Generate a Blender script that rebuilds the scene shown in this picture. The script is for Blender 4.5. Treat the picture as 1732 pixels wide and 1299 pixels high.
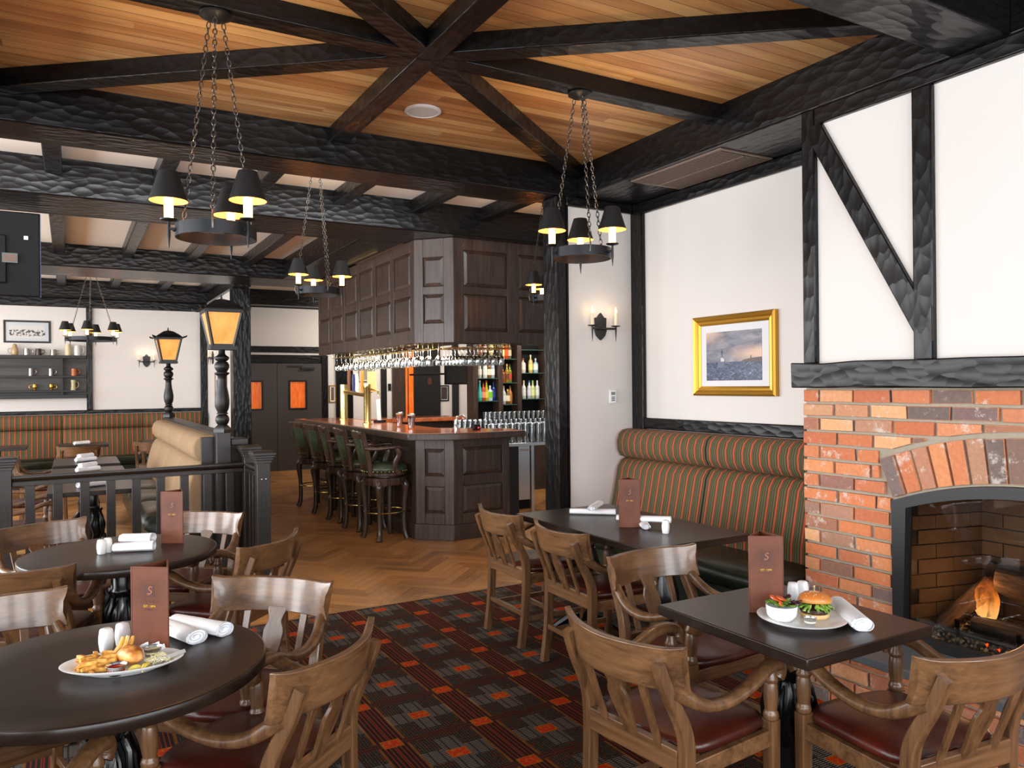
import bpy, math, random
from math import sin, cos, pi, radians as rad
from mathutils import Vector, Matrix
random.seed(7)
for o in list(bpy.data.objects): bpy.data.objects.remove(o)
sc = bpy.context.scene
COL = sc.collection
# ------------------------------------------------------------ camera, world, light, exposure
cam = bpy.data.cameras.new('camera'); cam.sensor_width = 36; cam.lens = 36*1306/1732
cam.clip_start = .05; cam.clip_end = 100
co = bpy.data.objects.new('camera', cam); COL.objects.link(co); sc.camera = co
yaw, pit, rol = rad(29.8), rad(.04), rad(-.54)
F = Vector((sin(yaw)*cos(pit), cos(yaw)*cos(pit), sin(pit)))
R0 = Vector((cos(yaw), -sin(yaw), 0)); U0 = R0.cross(F)
R = cos(rol)*R0+sin(rol)*U0; U = -sin(rol)*R0+cos(rol)*U0
mm = Matrix((R, U, -F)).transposed().to_4x4(); mm.translation = (0, 0, 1.6)
co.matrix_world = mm
sc.view_settings.view_transform = 'Standard'; sc.view_settings.look = 'None'
sc.view_settings.gamma = 1; sc.view_settings.use_curve_mapping = False
sc.view_settings.exposure = 0.05
w = bpy.data.worlds.new('world'); sc.world = w; w.use_nodes = True
w.node_tree.nodes['Background'].inputs[0].default_value = (.86, .92, 1, 1)
w.node_tree.nodes['Background'].inputs[1].default_value = .42
def area(name, loc, target, sx, sy, power, col=(1, 1, 1)):
    l = bpy.data.lights.new(name, 'AREA'); l.shape = 'RECTANGLE'; l.size = sx; l.size_y = sy; l.energy = power; l.color = col
    o = bpy.data.objects.new(name, l); COL.objects.link(o); o.location = loc
    o.rotation_euler = (Vector(target)-Vector(loc)).to_track_quat('-Z', 'Y').to_euler(); return o
DAY = (.95, .97, 1)
for i, x in enumerate((-2.6, -1.1, .4, 1.9, 3.4)): area('window_light', (x, -2.6, 1.75), (x, 10, 1.75), .95, 2.0, 75, DAY)
for i, y in enumerate((-.6, 1.6, 3.8, 6.4, 8.6, 10.8, 13)): area('window_light', (-4.6, y, 1.8), (10, y, 1.9), 1.3, 2.4, 165 if 3 < y < 9 else 125, DAY)
def point(name, loc, power, col=(1, .72, .42), r=.03):
    l = bpy.data.lights.new(name, 'POINT'); l.energy = power; l.color = col; l.shadow_soft_size = r
    o = bpy.data.objects.new(name, l); COL.objects.link(o); o.location = loc; return o

# ------------------------------------------------------------ materials
def s2l(c): return tuple(((x/255)/12.92 if x/255 <= .04045 else ((x/255+.055)/1.055)**2.4) for x in c)+(1,)
class NT:
    def __init__(s, name):
        s.m = bpy.data.materials.new(name); s.m.use_nodes = True; s.t = s.m.node_tree
        s.b = s.t.nodes['Principled BSDF']; s.out = s.t.nodes['Material Output']
    def n(s, typ, props={}, **ins):
        k = s.t.nodes.new(typ)
        for a, v in props.items(): setattr(k, a, v)
        for a, v in ins.items():
            key = int(a[1:]) if a[0] == '_' and a[1:].isdigit() else a.replace('_', ' ')
            s.set(k.inputs[key], v)
        return k
    def set(s, inp, v):
        if isinstance(v, bpy.types.NodeSocket): s.t.links.new(v, inp)
        else: inp.default_value = v
    def math(s, op, a, b=0, c=None):
        k = s.n('ShaderNodeMath', {'operation': op}); s.set(k.inputs[0], a); s.set(k.inputs[1], b)
        if c is not None: s.set(k.inputs[2], c)
        return k.outputs[0]
    def mix(s, f, a, b, mode='MIX'):
        k = s.n('ShaderNodeMix', {'data_type': 'RGBA', 'blend_type': mode}); s.set(k.inputs[0], f); s.set(k.inputs[6], a); s.set(k.inputs[7], b)
        return k.outputs[2]
    def ramp(s, f, stops, interp='LINEAR'):
        k = s.n('ShaderNodeValToRGB'); s.set(k.inputs[0], f); r = k.color_ramp; r.interpolation = interp
        r.elements[0].position = stops[0][0]; r.elements[0].color = stops[0][1]
        r.elements[1].position = stops[-1][0]; r.elements[1].color = stops[-1][1]
        for p, c in stops[1:-1]: e = r.elements.new(p); e.color = c
        return k.outputs[0]
    def coord(s, scale=(1, 1, 1), rot=(0, 0, 0)):
        tc = s.n('ShaderNodeTexCoord'); mp = s.n('ShaderNodeMapping'); s.t.links.new(tc.outputs['Object'], mp.inputs[0])
        mp.inputs['Scale'].default_value = scale; mp.inputs['Rotation'].default_value = rot; return mp.outputs[0]
    def bump(s, h, strength=.3, dist=.01):
        k = s.n('ShaderNodeBump', Strength=strength, Distance=dist, Height=h); s.t.links.new(k.outputs[0], s.b.inputs['Normal']); return k
    def P(s, **k):
        for a, v in k.items(): s.set(s.b.inputs[a.replace('_', ' ')], v)
        return s.m
def plain(name, col, rough=.5, metal=0, **k):
    m = NT(name); return m.P(Base_Color=s2l(col), Roughness=rough, Metallic=metal, **k)
def wood(name, c1, c2, rough=.35, ax='x', scale=9, bump=.15, **k):
    m = NT(name); s = {'x': (.07, 1, 1), 'y': (1, .07, 1), 'z': (1, 1, .07)}[ax]
    v = m.coord(s)
    n = m.n('ShaderNodeTexNoise', Vector=v, Scale=scale*2.8, Detail=5, Roughness=.6, Distortion=.35)
    n2 = m.n('ShaderNodeTexNoise', Vector=v, Scale=scale*14, Detail=3)
    f = m.math('ADD', m.math('MULTIPLY', n.outputs[0], .75), m.math('MULTIPLY', n2.outputs[0], .25))
    c = m.ramp(f, [(.36, s2l(c1)), (.62, s2l(c2))])
    m.bump(f, bump, .002); return m.P(Base_Color=c, Roughness=rough, **k)
def hammered(name, ax, rough=.3, base=(12, 10, 10)):
    m = NT(name); s = {'x': (.45, 1, 1), 'y': (1, .45, 1), 'z': (1, 1, .45)}[ax]
    v = m.coord(s)
    dn = m.n('ShaderNodeTexNoise', Vector=v, Scale=5, Detail=1)
    vv = m.n('ShaderNodeVectorMath', {'operation': 'ADD'}, _0=v); mulv = m.n('ShaderNodeVectorMath', {'operation': 'SCALE'}, _0=dn.outputs[1]); mulv.inputs['Scale'].default_value = .05
    m.t.links.new(mulv.outputs[0], vv.inputs[1])
    vo = m.n('ShaderNodeTexVoronoi', {'feature': 'F1'}, Vector=vv.outputs[0], Scale=23)
    n = m.n('ShaderNodeTexNoise', Vector=v, Scale=60, Detail=4)
    h = m.math('ADD', m.math('POWER', vo.outputs[0], 1.6), m.math('MULTIPLY', n.outputs[0], .05))
    c = m.ramp(n.outputs[0], [(.35, s2l(base)), (.7, s2l(tuple(x+9 for x in base)))])
    m.bump(h, .7, .007); return m.P(Base_Color=c, Roughness=rough, Specular_IOR_Level=.3)
def leather(name, c1, c2, rough=.32):
    m = NT(name); v = m.coord()
    n = m.n('ShaderNodeTexNoise', Vector=v, Scale=7, Detail=3); n2 = m.n('ShaderNodeTexVoronoi', Vector=v, Scale=260)
    c = m.ramp(n.outputs[0], [(.3, s2l(c1)), (.7, s2l(c2))]); m.bump(m.math('ADD', m.math('MULTIPLY', n.outputs[0], 1.0), m.math('MULTIPLY', n2.outputs[0], .1)), .35, .006)
    return m.P(Base_Color=c, Roughness=rough)
def stripes(name, ax, per, stops, rough=.85):
    m = NT(name); tc = m.n('ShaderNodeTexCoord'); sx = m.n('ShaderNodeSeparateXYZ'); m.t.links.new(tc.outputs['Object'], sx.inputs[0])
    f = m.math('FRACT', m.math('DIVIDE', sx.outputs[ax], per))
    c = m.ramp(f, [(p, s2l(q)) for p, q in stops], 'CONSTANT')
    n = m.n('ShaderNodeTexNoise', Vector=tc.outputs['Object'], Scale=400); m.bump(n.outputs[0], .15, .001)
    return m.P(Base_Color=c, Roughness=rough)
def emit(name, col, st):
    m = NT(name); return m.P(Base_Color=s2l(col), Emission_Color=s2l(col), Emission_Strength=st, Roughness=.5)
def glass(name, tint=(255, 255, 255), alpha=.12, rough=.02):
    m = NT(name); tr = m.n('ShaderNodeBsdfTransparent', Color=s2l(tint)); gl = m.n('ShaderNodeBsdfGlossy', Color=(1, 1, 1, 1), Roughness=rough)
    fr = m.n('ShaderNodeFresnel', IOR=1.5); mx = m.n('ShaderNodeMixShader'); m.t.links.new(m.math('ADD', m.math('MULTIPLY', fr.outputs[0], 1.0), alpha), mx.inputs[0])
    m.t.links.new(tr.outputs[0], mx.inputs[1]); m.t.links.new(gl.outputs[0], mx.inputs[2]); m.t.links.new(mx.outputs[0], m.out.inputs[0]); return m.m
M = {}
M['plaster'] = (lambda m: (m.bump(m.n('ShaderNodeTexNoise', Vector=m.coord(), Scale=9, Detail=4).outputs[0], .12, .004), m.P(Base_Color=s2l((222, 216, 210)), Roughness=.75))[1])(NT('plaster'))
M['ceilw'] = plain('ceiling_white', (240, 232, 220), .85)
M['hx'] = hammered('hewn_beam_x', 'x'); M['hy'] = hammered('hewn_beam_y', 'y'); M['hz'] = hammered('hewn_beam_z', 'z')
M['flat_black'] = plain('black_paint', (17, 16, 16), .42)
M['chair'] = wood('oak_chair', (70, 46, 28), (116, 82, 52), .33, 'z', 9, .08, Coat_Weight=.25, Coat_Roughness=.15)
M['chairx'] = wood('oak_chair_rail', (72, 48, 30), (120, 85, 54), .3, 'x', 8, .08, Coat_Weight=.35, Coat_Roughness=.12)
M['table'] = wood('table_top', (28, 19, 14), (42, 29, 22), .3, 'x', 6, .06, Specular_IOR_Level=.36, Coat_Weight=.0, Coat_Roughness=.2)
M['barw'] = wood('bar_oak', (44, 32, 26), (74, 56, 47), .33, 'z', 11, .3)
M['bargrey'] = M['barw']
M['rail'] = wood('rail_wood', (24, 18, 15), (38, 29, 25), .35, 'x', 8, .1)
M['copper'] = wood('bar_top', (156, 74, 34), (208, 116, 66), .16, 'y', 5, .05, Coat_Weight=.35, Coat_Roughness=.12)
M['seat'] = leather('red_leather', (48, 14, 8), (78, 26, 14), .34)
M['green'] = leather('green_leather', (16, 24, 16), (32, 44, 30), .3)
M['stoolgreen'] = leather('stool_green', (38, 48, 34), (66, 78, 56), .25)
M['iron'] = plain('cast_iron', (10, 10, 11), .26, .2, Specular_IOR_Level=.7)
M['wrought'] = plain('wrought_iron', (40, 42, 45), .4, .7)
M['chain'] = plain('chain_steel', (90, 84, 78), .35, .9)
M['shade'] = plain('shade_black', (20, 20, 22), .5)
M['gold'] = plain('gold_leaf', (196, 146, 52), .3, .75)
M['brass'] = plain('brass', (222, 196, 120), .18, 1)
M['steel'] = plain('steel', (205, 205, 205), .22, 1)
M['white'] = plain('white_china', (238, 238, 238), .15)
M['cloth'] = plain('napkin', (236, 237, 240), .85)
M['wax'] = plain('wax', (235, 222, 190), .6)
M['candle'] = emit('lit_candle', (255, 214, 140), 5)
M['bulb'] = emit('bulb', (255, 190, 110), 14)
M['shadein'] = emit('shade_lining', (255, 178, 72), 1.25)
M['glass'] = glass('clear_glass', (250, 252, 252), .16)
M['pane'] = glass('window_pane', (235, 235, 235), -.03)
M['menu'] = leather('menu_leather', (84, 40, 18), (116, 60, 32), .5)
M['menu_dark'] = plain('menu_stamp', (78, 38, 30), .5)
M['plastic'] = plain('black_plastic', (10, 10, 11), .6, Specular_IOR_Level=.25)
M['doorm'] = plain('door_paint', (66, 58, 54), .4)
st = [(0, (166, 74, 40)), (.2, (44, 44, 36)), (.27, (108, 98, 56)), (.45, (44, 44, 36)), (.52, (108, 98, 56)), (.7, (44, 44, 36)), (.77, (120, 104, 60)), (.93, (44, 44, 36))]
M['strY'] = stripes('striped_y', 1, .058, st); M['strX'] = stripes('striped_x', 0, .085, st)
M['tan'] = stripes('tan_stripe', 1, .34, [(0, (176, 148, 112)), (.93, (196, 118, 70)), (.95, (176, 148, 112)), (.97, (120, 120, 72)), (.985, (176, 148, 112))])
# planks of the ceiling
def planks(name, w, cols, ax=1, rough=.4):
    m = NT(name); tc = m.n('ShaderNodeTexCoord'); sx = m.n('ShaderNodeSeparateXYZ'); m.t.links.new(tc.outputs['Object'], sx.inputs[0])
    q = m.math('DIVIDE', sx.outputs[ax], w); i = m.math('FLOOR', q); fr = m.math('FRACT', q)
    cx = m.math('ADD', m.math('MULTIPLY', sx.outputs[1-ax], .35), m.math('MULTIPLY', i, 3.7))
    k = m.n('ShaderNodeCombineXYZ'); m.set(k.inputs[0], m.math('FLOOR', cx)); m.set(k.inputs[1], i)
    wn = m.n('ShaderNodeTexWhiteNoise', Vector=k.outputs[0])
    v = m.coord((.25, 3, 1) if ax == 1 else (3, .25, 1)); n = m.n('ShaderNodeTexNoise', Vector=v, Scale=5, Detail=5, Distortion=.5)
    f = m.math('ADD', m.math('MULTIPLY', wn.outputs[0], .6), m.math('MULTIPLY', n.outputs[0], .4))
    c = m.ramp(f, [(.15+.7*j/(len(cols)-1), s2l(x)) for j, x in enumerate(cols)])
    g = m.math('GREATER_THAN', m.math('ABSOLUTE', m.math('SUBTRACT', fr, .5)), .48)
    c = m.mix(g, c, s2l((70, 34, 10))); return m.P(Base_Color=c, Roughness=rough)
M['cedar'] = planks('cedar_boards', .088, [(150, 98, 54), (196, 140, 84), (226, 178, 116), (180, 122, 68), (234, 190, 130)])
def island(name, stops, rough=.5, noise=30, amt=.35, spots=None, bump=.5, bd=.004):
    m = NT(name); g = m.n('ShaderNodeNewGeometry'); v = m.coord()
    n = m.n('ShaderNodeTexNoise', Vector=v, Scale=noise, Detail=5, Roughness=.65)
    c = m.ramp(g.outputs['Random Per Island'], [(p, s2l(q)) for p, q in stops])
    c = m.mix(amt, c, m.mix(m.ramp(n.outputs[0], [(.3, (0, 0, 0, 1)), (.7, (1, 1, 1, 1))]), (.78, .76, .74, 1), (1.3, 1.3, 1.3, 1)), 'MULTIPLY')
    if spots:
        n2 = m.n('ShaderNodeTexNoise', Vector=v, Scale=11, Detail=6, Roughness=.75); mk = m.ramp(n2.outputs[0], [(.56, (0, 0, 0, 1)), (.64, (1, 1, 1, 1))])
        c = m.mix(m.math('MULTIPLY', mk, .65), c, s2l(spots))
    m.bump(n.outputs[0], bump, bd); return m.P(Base_Color=c, Roughness=rough)
M['brick'] = island('old_brick', [(0, (112, 98, 92)), (.1, (206, 126, 82)), (.28, (190, 108, 74)), (.42, (220, 146, 98)), (.55, (168, 130, 110)), (.68, (212, 126, 80)), (.8, (98, 96, 100)), (.86, (164, 122, 100)), (.93, (226, 170, 122)), (1, (204, 124, 86))], .85, 45, .45, (216, 204, 192), .8, .007)
M['mortar'] = island('mortar', [(0, (158, 148, 130)), (1, (164, 154, 136))], .95, 60, .3)
M['firebrick'] = island('fire_brick', [(0, (92, 72, 50)), (.5, (104, 82, 58)), (1, (82, 66, 48))], .9, 20, .3)
M['slate'] = island('slate', [(0, (88, 96, 104)), (1, (98, 104, 110))], .35, 6, .3)
M['parquet'] = None
def parquet():
    m = NT('herringbone_oak'); g = m.n('ShaderNodeNewGeometry'); v = m.coord((1, 1, 1), (0, 0, rad(45)))
    uv = m.n('ShaderNodeUVMap'); mp = m.n('ShaderNodeMapping'); m.t.links.new(uv.outputs[0], mp.inputs[0]); mp.inputs['Scale'].default_value = (2, 26, 1)
    n = m.n('ShaderNodeTexNoise', Vector=mp.outputs[0], Scale=2.2, Detail=6, Distortion=.6)
    n2 = m.n('ShaderNodeTexNoise', Vector=m.coord(), Scale=1.1, Detail=3)
    f = m.math('ADD', m.math('MULTIPLY', g.outputs['Random Per Island'], .3), m.math('MULTIPLY', n.outputs[0], .7))
    c = m.ramp(f, [(.2, s2l((104, 70, 40))), (.42, s2l((158, 108, 60))), (.6, s2l((190, 138, 80))), (.8, s2l((160, 100, 50)))])
    c = m.mix(m.ramp(n2.outputs[0], [(.5, (0, 0, 0, 1)), (.72, (.5, .5, .5, 1))]), c, s2l((52, 42, 36)))
    m.bump(n.outputs[0], .3, .002); return m.P(Base_Color=c, Roughness=.36)
M['parquet'] = parquet()
def carpet():
    m = NT('woven_carpet'); tc = m.n('ShaderNodeTexCoord'); sx = m.n('ShaderNodeSeparateXYZ'); m.t.links.new(tc.outputs['Object'], sx.inputs[0])
    A, B = .448, .442
    X = m.math('SUBTRACT', sx.outputs[0], 1.679-A/2); Y = m.math('SUBTRACT', sx.outputs[1], 3.256-B/2)
    u = m.math('SUBTRACT', m.math('FRACT', m.math('DIVIDE', X, A)), .5); v = m.math('SUBTRACT', m.math('FRACT', m.math('DIVIDE', Y, B)), .5)
    au, av = m.math('ABSOLUTE', u), m.math('ABSOLUTE', v)              # 0 on the bands
    lt = lambda a, b: m.math('LESS_THAN', a, b); gt = lambda a, b: m.math('GREATER_THAN', a, b); mul = lambda a, b: m.math('MULTIPLY', a, b)
    par = lambda co, per, ph=0: m.math('FRACT', m.math('ADD', m.math('DIVIDE', co, per), ph))
    dots = mul(lt(par(sx.outputs[0], .0135), .5), lt(par(sx.outputs[1], .0135), .5))
    wn = m.n('ShaderNodeTexWhiteNoise', {'noise_dimensions': '2D'}); k = m.n('ShaderNodeCombineXYZ')
    m.set(k.inputs[0], m.math('FLOOR', m.math('DIVIDE', sx.outputs[0], .0135))); m.set(k.inputs[1], m.math('FLOOR', m.math('DIVIDE', sx.outputs[1], .0135))); m.t.links.new(k.outputs[0], wn.inputs[0])
    dotc = m.ramp(wn.outputs[0], [(0, s2l((84, 88, 80))), (.45, s2l((150, 82, 40))), (.75, s2l((96, 52, 34))), (.9, s2l((98, 110, 100)))], 'CONSTANT')
    c = m.mix(mul(dots, .95), s2l((38, 29, 25)), dotc)
    # grey dashes in a cross around the cell centre
    cu, cv = m.math('SUBTRACT', .5, au), m.math('SUBTRACT', .5, av)
    cross = mul(m.math('MAXIMUM', lt(cu, .11), lt(cv, .13)), mul(lt(cu, .36), lt(cv, .36)))
    dash = mul(lt(par(sx.outputs[1], .0125), .35), lt(par(sx.outputs[0], .05, .3), .85))
    c = m.mix(cross, c, m.mix(dash, s2l((44, 33, 30)), s2l((156, 150, 144))))
    # bands running away from the viewer
    band = lt(au, .14); bl = gt(m.math('SINE', mul(au, 145.)), .55)
    c = m.mix(band, c, m.mix(bl, s2l((34, 23, 20)), s2l((142, 56, 32))))
    edge = mul(lt(au, .165), gt(au, .14)); c = m.mix(mul(edge, lt(par(sx.outputs[1], .012), .55)), c, s2l((168, 112, 52)))
    band2 = mul(lt(av, .055), gt(au, .11)); bl2 = gt(m.math('SINE', mul(av, 190.)), .2)
    c = m.mix(band2, c, m.mix(mul(bl2, lt(par(sx.outputs[0], .014), .75)), s2l((40, 27, 23)), s2l((112, 52, 36))))
    # red squares
    s1 = mul(lt(au, .105), lt(av, .085)); s2 = mul(lt(cu, .105), lt(cv, .085)); sq = m.math('MAXIMUM', s1, s2)
    in1 = mul(lt(au, .092), lt(av, .072)); in2 = mul(lt(cu, .092), lt(cv, .072)); inn = m.math('MAXIMUM', in1, in2)
    vo = m.n('ShaderNodeTexVoronoi', Vector=tc.outputs['Object'], Scale=62); pat = gt(vo.outputs[0], .62)
    c = m.mix(sq, c, m.mix(inn, s2l((176, 122, 50)), m.mix(mul(pat, .7), s2l((214, 56, 18)), s2l((206, 132, 50)))))
    n = m.n('ShaderNodeTexNoise', Vector=tc.outputs['Object'], Scale=500); m.bump(n.outputs[0], .4, .002)
    return m.P(Base_Color=c, Roughness=.95, Specular_IOR_Level=.2)
M['carpet'] = carpet()
_c = M['carpet'].node_tree; _b = _c.nodes['Principled BSDF']; _l = _b.inputs['Base Color'].links[0].from_socket; _h = _c.nodes.new('ShaderNodeHueSaturation'); _h.inputs['Saturation'].default_value = 1.1; _h.inputs['Value'].default_value = .53; _c.links.new(_l, _h.inputs['Color']); _c.links.new(_h.outputs[0], _b.inputs['Base Color'])

# ------------------------------------------------------------ mesh builder
class MB:
    def __init__(s): s.v = []; s.f = []
    def add(s, vs, fs):
        b = len(s.v); s.v += [tuple(x) for x in vs]; s.f += [tuple(i+b for i in f) for f in fs]; return s
    def box(s, x0, x1, y0, y1, z0, z1, rz=0, c=None):
        vs = [Vector((x, y, z)) for x in (x0, x1) for y in (y0, y1) for z in (z0, z1)]
        if rz:
            c = Vector(c if c else ((x0+x1)/2, (y0+y1)/2, 0)); Rm = Matrix.Rotation(rz, 3, 'Z'); c.z = 0; vs = [Rm@(q-c)+c for q in vs]
        return s.add(vs, [(0, 1, 3, 2), (4, 6, 7, 5), (0, 4, 5, 1), (2, 3, 7, 6), (0, 2, 6, 4), (1, 5, 7, 3)])
    def bar(s, a, b, w, h, up=(0, 0, 1), w2=None, h2=None):
        a, b = Vector(a), Vector(b); t = (b-a).normalized(); up = Vector(up)
        if abs(t.dot(up)) > .99: up = Vector((0, 1, 0))
        sd = t.cross(up).normalized(); n = sd.cross(t)
        vs = []
        for p, ww, hh in ((a, w, h), (b, w2 or w, h2 or h)):
            vs += [p-sd*ww/2-n*hh/2, p+sd*ww/2-n*hh/2, p+sd*ww/2+n*hh/2, p-sd*ww/2+n*hh/2]
        return s.add(vs, [(3, 2, 1, 0), (4, 5, 6, 7), (0, 1, 5, 4), (1, 2, 6, 5), (2, 3, 7, 6), (3, 0, 4, 7)])
    def loft(s, rings, close=False, caps=True):
        n = len(rings[0]); b = len(s.v); m_ = len(rings)
        for r in rings: s.v += [tuple(p) for p in r]
        for i in range(m_ if close else m_-1):
            j = (i+1) % m_
            for k in range(n):
                l = (k+1) % n; s.f.append((b+i*n+k, b+i*n+l, b+j*n+l, b+j*n+k))
        if caps and not close: s.f.append(tuple(b+k for k in reversed(range(n)))); s.f.append(tuple(b+(m_-1)*n+k for k in range(n)))
        return s
    def lathe(s, prof, c=(0, 0, 0), seg=20, axis='z', caps=True, sx=1, sy=1):
        cx, cy, cz = c; rings = []
        for r, z in prof:
            ring = []
            for k in range(seg):
                a = 2*pi*k/seg; x, y = r*cos(a)*sx, r*sin(a)*sy
                ring.append((cx+x, cy+y, cz+z) if axis == 'z' else ((cx+z, cy+x, cz+y) if axis == 'x' else (cx+y, cy+z, cz+x)))
            rings.append(ring)
        return s.loft(rings, caps=caps)
    def tube(s, pts, r, seg=8, close=False, caps=True):
        pts = [Vector(p) for p in pts]; n = len(pts); rings = []; rr = r if isinstance(r, (list, tuple)) else [r]*n
        up = None
        for i, p in enumerate(pts):
            t = (pts[(i+1) % n if close else min(i+1, n-1)]-pts[(i-1) % n if close else max(i-1, 0)]).normalized()
            if up is None: up = Vector((0, 0, 1)) if abs(t.z) < .9 else Vector((0, 1, 0))
            sd = t.cross(up).normalized(); u2 = sd.cross(t).normalized(); up = u2
            rings.append([p+(sd*cos(2*pi*k/seg)+u2*sin(2*pi*k/seg))*rr[i] for k in range(seg)])
        return s.loft(rings, close=close, caps=caps)
    def sweep(s, pts, sec, side):
        pts = [Vector(p) for p in pts]; side = Vector(side); n = len(pts); rings = []
        for i, p in enumerate(pts):
            t = (pts[min(i+1, n-1)]-pts[max(i-1, 0)]).normalized(); sd = (side-t*side.dot(t)).normalized(); nn = sd.cross(t)
            q = sec(i/(n-1)) if callable(sec) else sec
            rings.append([p+sd*a+nn*b for a, b in q])
        return s.loft(rings)
    def prism(s, poly, z0, z1):
        n = len(poly); vs = [(x, y, z0) for x, y in poly]+[(x, y, z1) for x, y in poly]
        fs = [tuple(reversed(range(n))), tuple(range(n, 2*n))]+[(i, (i+1) % n, n+(i+1) % n, n+i) for i in range(n)]
        return s.add(vs, fs)
    def plate(s, poly3, nrm):  # outline in 3-D extruded along nrm
        n = len(poly3); nv = Vector(nrm); a = [Vector(p) for p in poly3]; vs = a+[p+nv for p in a]
        return s.add(vs, [tuple(reversed(range(n))), tuple(range(n, 2*n))]+[(i, (i+1) % n, n+(i+1) % n, n+i) for i in range(n)])
    def ell(s, c, r, seg=14, rings=8, rot=None, jit=0):
        vs = []
        for i in range(1, rings):
            th = pi*i/rings
            for k in range(seg):
                a = 2*pi*k/seg; j = 1+random.uniform(-jit, jit); vs.append(Vector((r[0]*sin(th)*cos(a)*j, r[1]*sin(th)*sin(a)*j, r[2]*cos(th)*j)))
        top, bot = Vector((0, 0, r[2])), Vector((0, 0, -r[2])); vs += [top, bot]; T, Bt = len(vs)-2, len(vs)-1
        if rot is not None: vs = [rot@q for q in vs]
        vs = [q+Vector(c) for q in vs]; fs = []
        for i in range(rings-2):
            for k in range(seg): l = (k+1) % seg; fs.append((i*seg+k, (i+1)*seg+k, (i+1)*seg+l, i*seg+l))
        for k in range(seg): l = (k+1) % seg; fs.append((T, k, l)); fs.append((Bt, (rings-2)*seg+l, (rings-2)*seg+k))
        return s.add(vs, fs)
    def build(s, name, mat, parent=None, bevel=0, smooth=40, loc=None, subd=0):
        me = bpy.data.meshes.new(name); me.from_pydata(s.v, [], s.f); me.materials.append(M[mat] if isinstance(mat, str) else mat)
        import bmesh
        bm = bmesh.new(); bm.from_mesh(me); bmesh.ops.recalc_face_normals(bm, faces=bm.faces); bm.to_mesh(me); bm.free()
        o = bpy.data.objects.new(name, me); COL.objects.link(o)
        if parent: o.parent = parent
        if loc: o.location = loc
        if smooth:
            me.polygons.foreach_set('use_smooth', [True]*len(me.polygons)); me.set_sharp_from_angle(angle=rad(smooth))
        if bevel:
            b = o.modifiers.new('bevel', 'BEVEL'); b.width = bevel; b.segments = 2; b.limit_method = 'ANGLE'; b.angle_limit = rad(35)
        if subd: d = o.modifiers.new('subd', 'SUBSURF'); d.levels = subd; d.render_levels = subd
        return o
def thing(name, label, cat, loc=(0, 0, 0), rz=0, group=None):
    o = bpy.data.objects.new(name, None); COL.objects.link(o); o.location = loc; o.rotation_euler = (0, 0, rz); o.empty_display_size = .1
    return tag(o, label, cat, group)
def tag(o, label, cat, group=None):
    o['label'] = label; o['category'] = cat
    if group: o['group'] = group
    return o
def struct(o, label=None):
    o['kind'] = 'structure'
    if label: o['label'] = label
    return o
def dup(o, loc=None, rz=None, label=None, parent=None, group=None):
    c = o.copy(); COL.objects.link(c); c.parent = parent
    for ch in o.children: dup(ch, parent=c)
    if loc is not None: c.location = loc
    if rz is not None: c.rotation_euler = (0, 0, rz)
    if label: c['label'] = label
    if group: c['group'] = group
    return c
def text(name, body, size, mat, loc, rot, parent=None, ext=.0006, font_shear=0):
    cu = bpy.data.curves.new(name, 'FONT'); cu.body = body; cu.size = size; cu.extrude = ext; cu.align_x = 'CENTER'; cu.align_y = 'CENTER'; cu.shear = font_shear
    t = bpy.data.objects.new(name+'_tmp', cu); COL.objects.link(t); dg = bpy.context.evaluated_depsgraph_get(); me = bpy.data.meshes.new_from_object(t.evaluated_get(dg))
    bpy.data.objects.remove(t); me.materials.clear(); me.materials.append(M[mat] if isinstance(mat, str) else mat)
    o = bpy.data.objects.new(name, me); COL.objects.link(o); o.location = loc; o.rotation_euler = rot
    if parent: o.parent = parent
    return o
def B(x0, x1, y0, y1, z0, z1): return MB().box(x0, x1, y0, y1, z0, z1)
# ------------------------------------------------------------ room shell
fl = struct(B(-5, 9.2, -3, 15.3, -.12, -.012).build('floor', 'flat_black'))
def herring():
    W_, n = .082, 6; s = math.sqrt(.5); vs, fs, uv = [], [], []
    def quad(x0, x1, y0, y1, hor):
        g = .012; x0 += g; x1 -= g; y0 += g; y1 -= g
        P = [((x-y)*s*W_+2, (x+y)*s*W_+10) for x, y in ((x0, y0), (x1, y0), (x1, y1), (x0, y1))]
        cx, cy = sum(p[0] for p in P)/4, sum(p[1] for p in P)/4
        if not (-4.8 < cx < 9 and 5.0 < cy < 15.1): return
        b = len(vs); vs.extend([(p[0], p[1], 0) for p in P]+[(p[0], p[1], -.011) for p in P]); fs.extend([(b, b+1, b+2, b+3), (b, b+4, b+5, b+1), (b+1, b+5, b+6, b+2), (b+2, b+6, b+7, b+3), (b+3, b+7, b+4, b)])
        o = random.random()*7; q = [(o, o), (o+1, o), (o+1, o+.17), (o, o+.17)] if hor else [(o, o+.17), (o, o), (o+1, o), (o+1, o+.17)]
        uv.extend(q); uv.extend([(o, o)]*16)
    for r in range(-180, 180):
        for m_ in range(-18, 18):
            quad(r+2*n*m_, r+2*n*m_+n, r, r+1, True); quad(r+n+2*n*m_, r+n+1+2*n*m_, r-n+1, r+1, False)
    me = bpy.data.meshes.new('floor_boards'); me.from_pydata(vs, [], fs); l = me.uv_layers.new(); l.data.foreach_set('uv', [c for q in uv for c in q]); me.materials.append(M['parquet'])
    o = bpy.data.objects.new('floor_boards', me); COL.objects.link(o); o.parent = fl
herring()
tag(B(-4.9, 4.2, -2.9, 5.335, -.012, .006).build('carpet', 'carpet'), 'dark woven carpet with orange squares and striped bands under the front tables', 'carpet')
M['oaklite'] = wood('oak_strip', (120, 84, 50), (158, 116, 72), .4, 'x')
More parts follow.
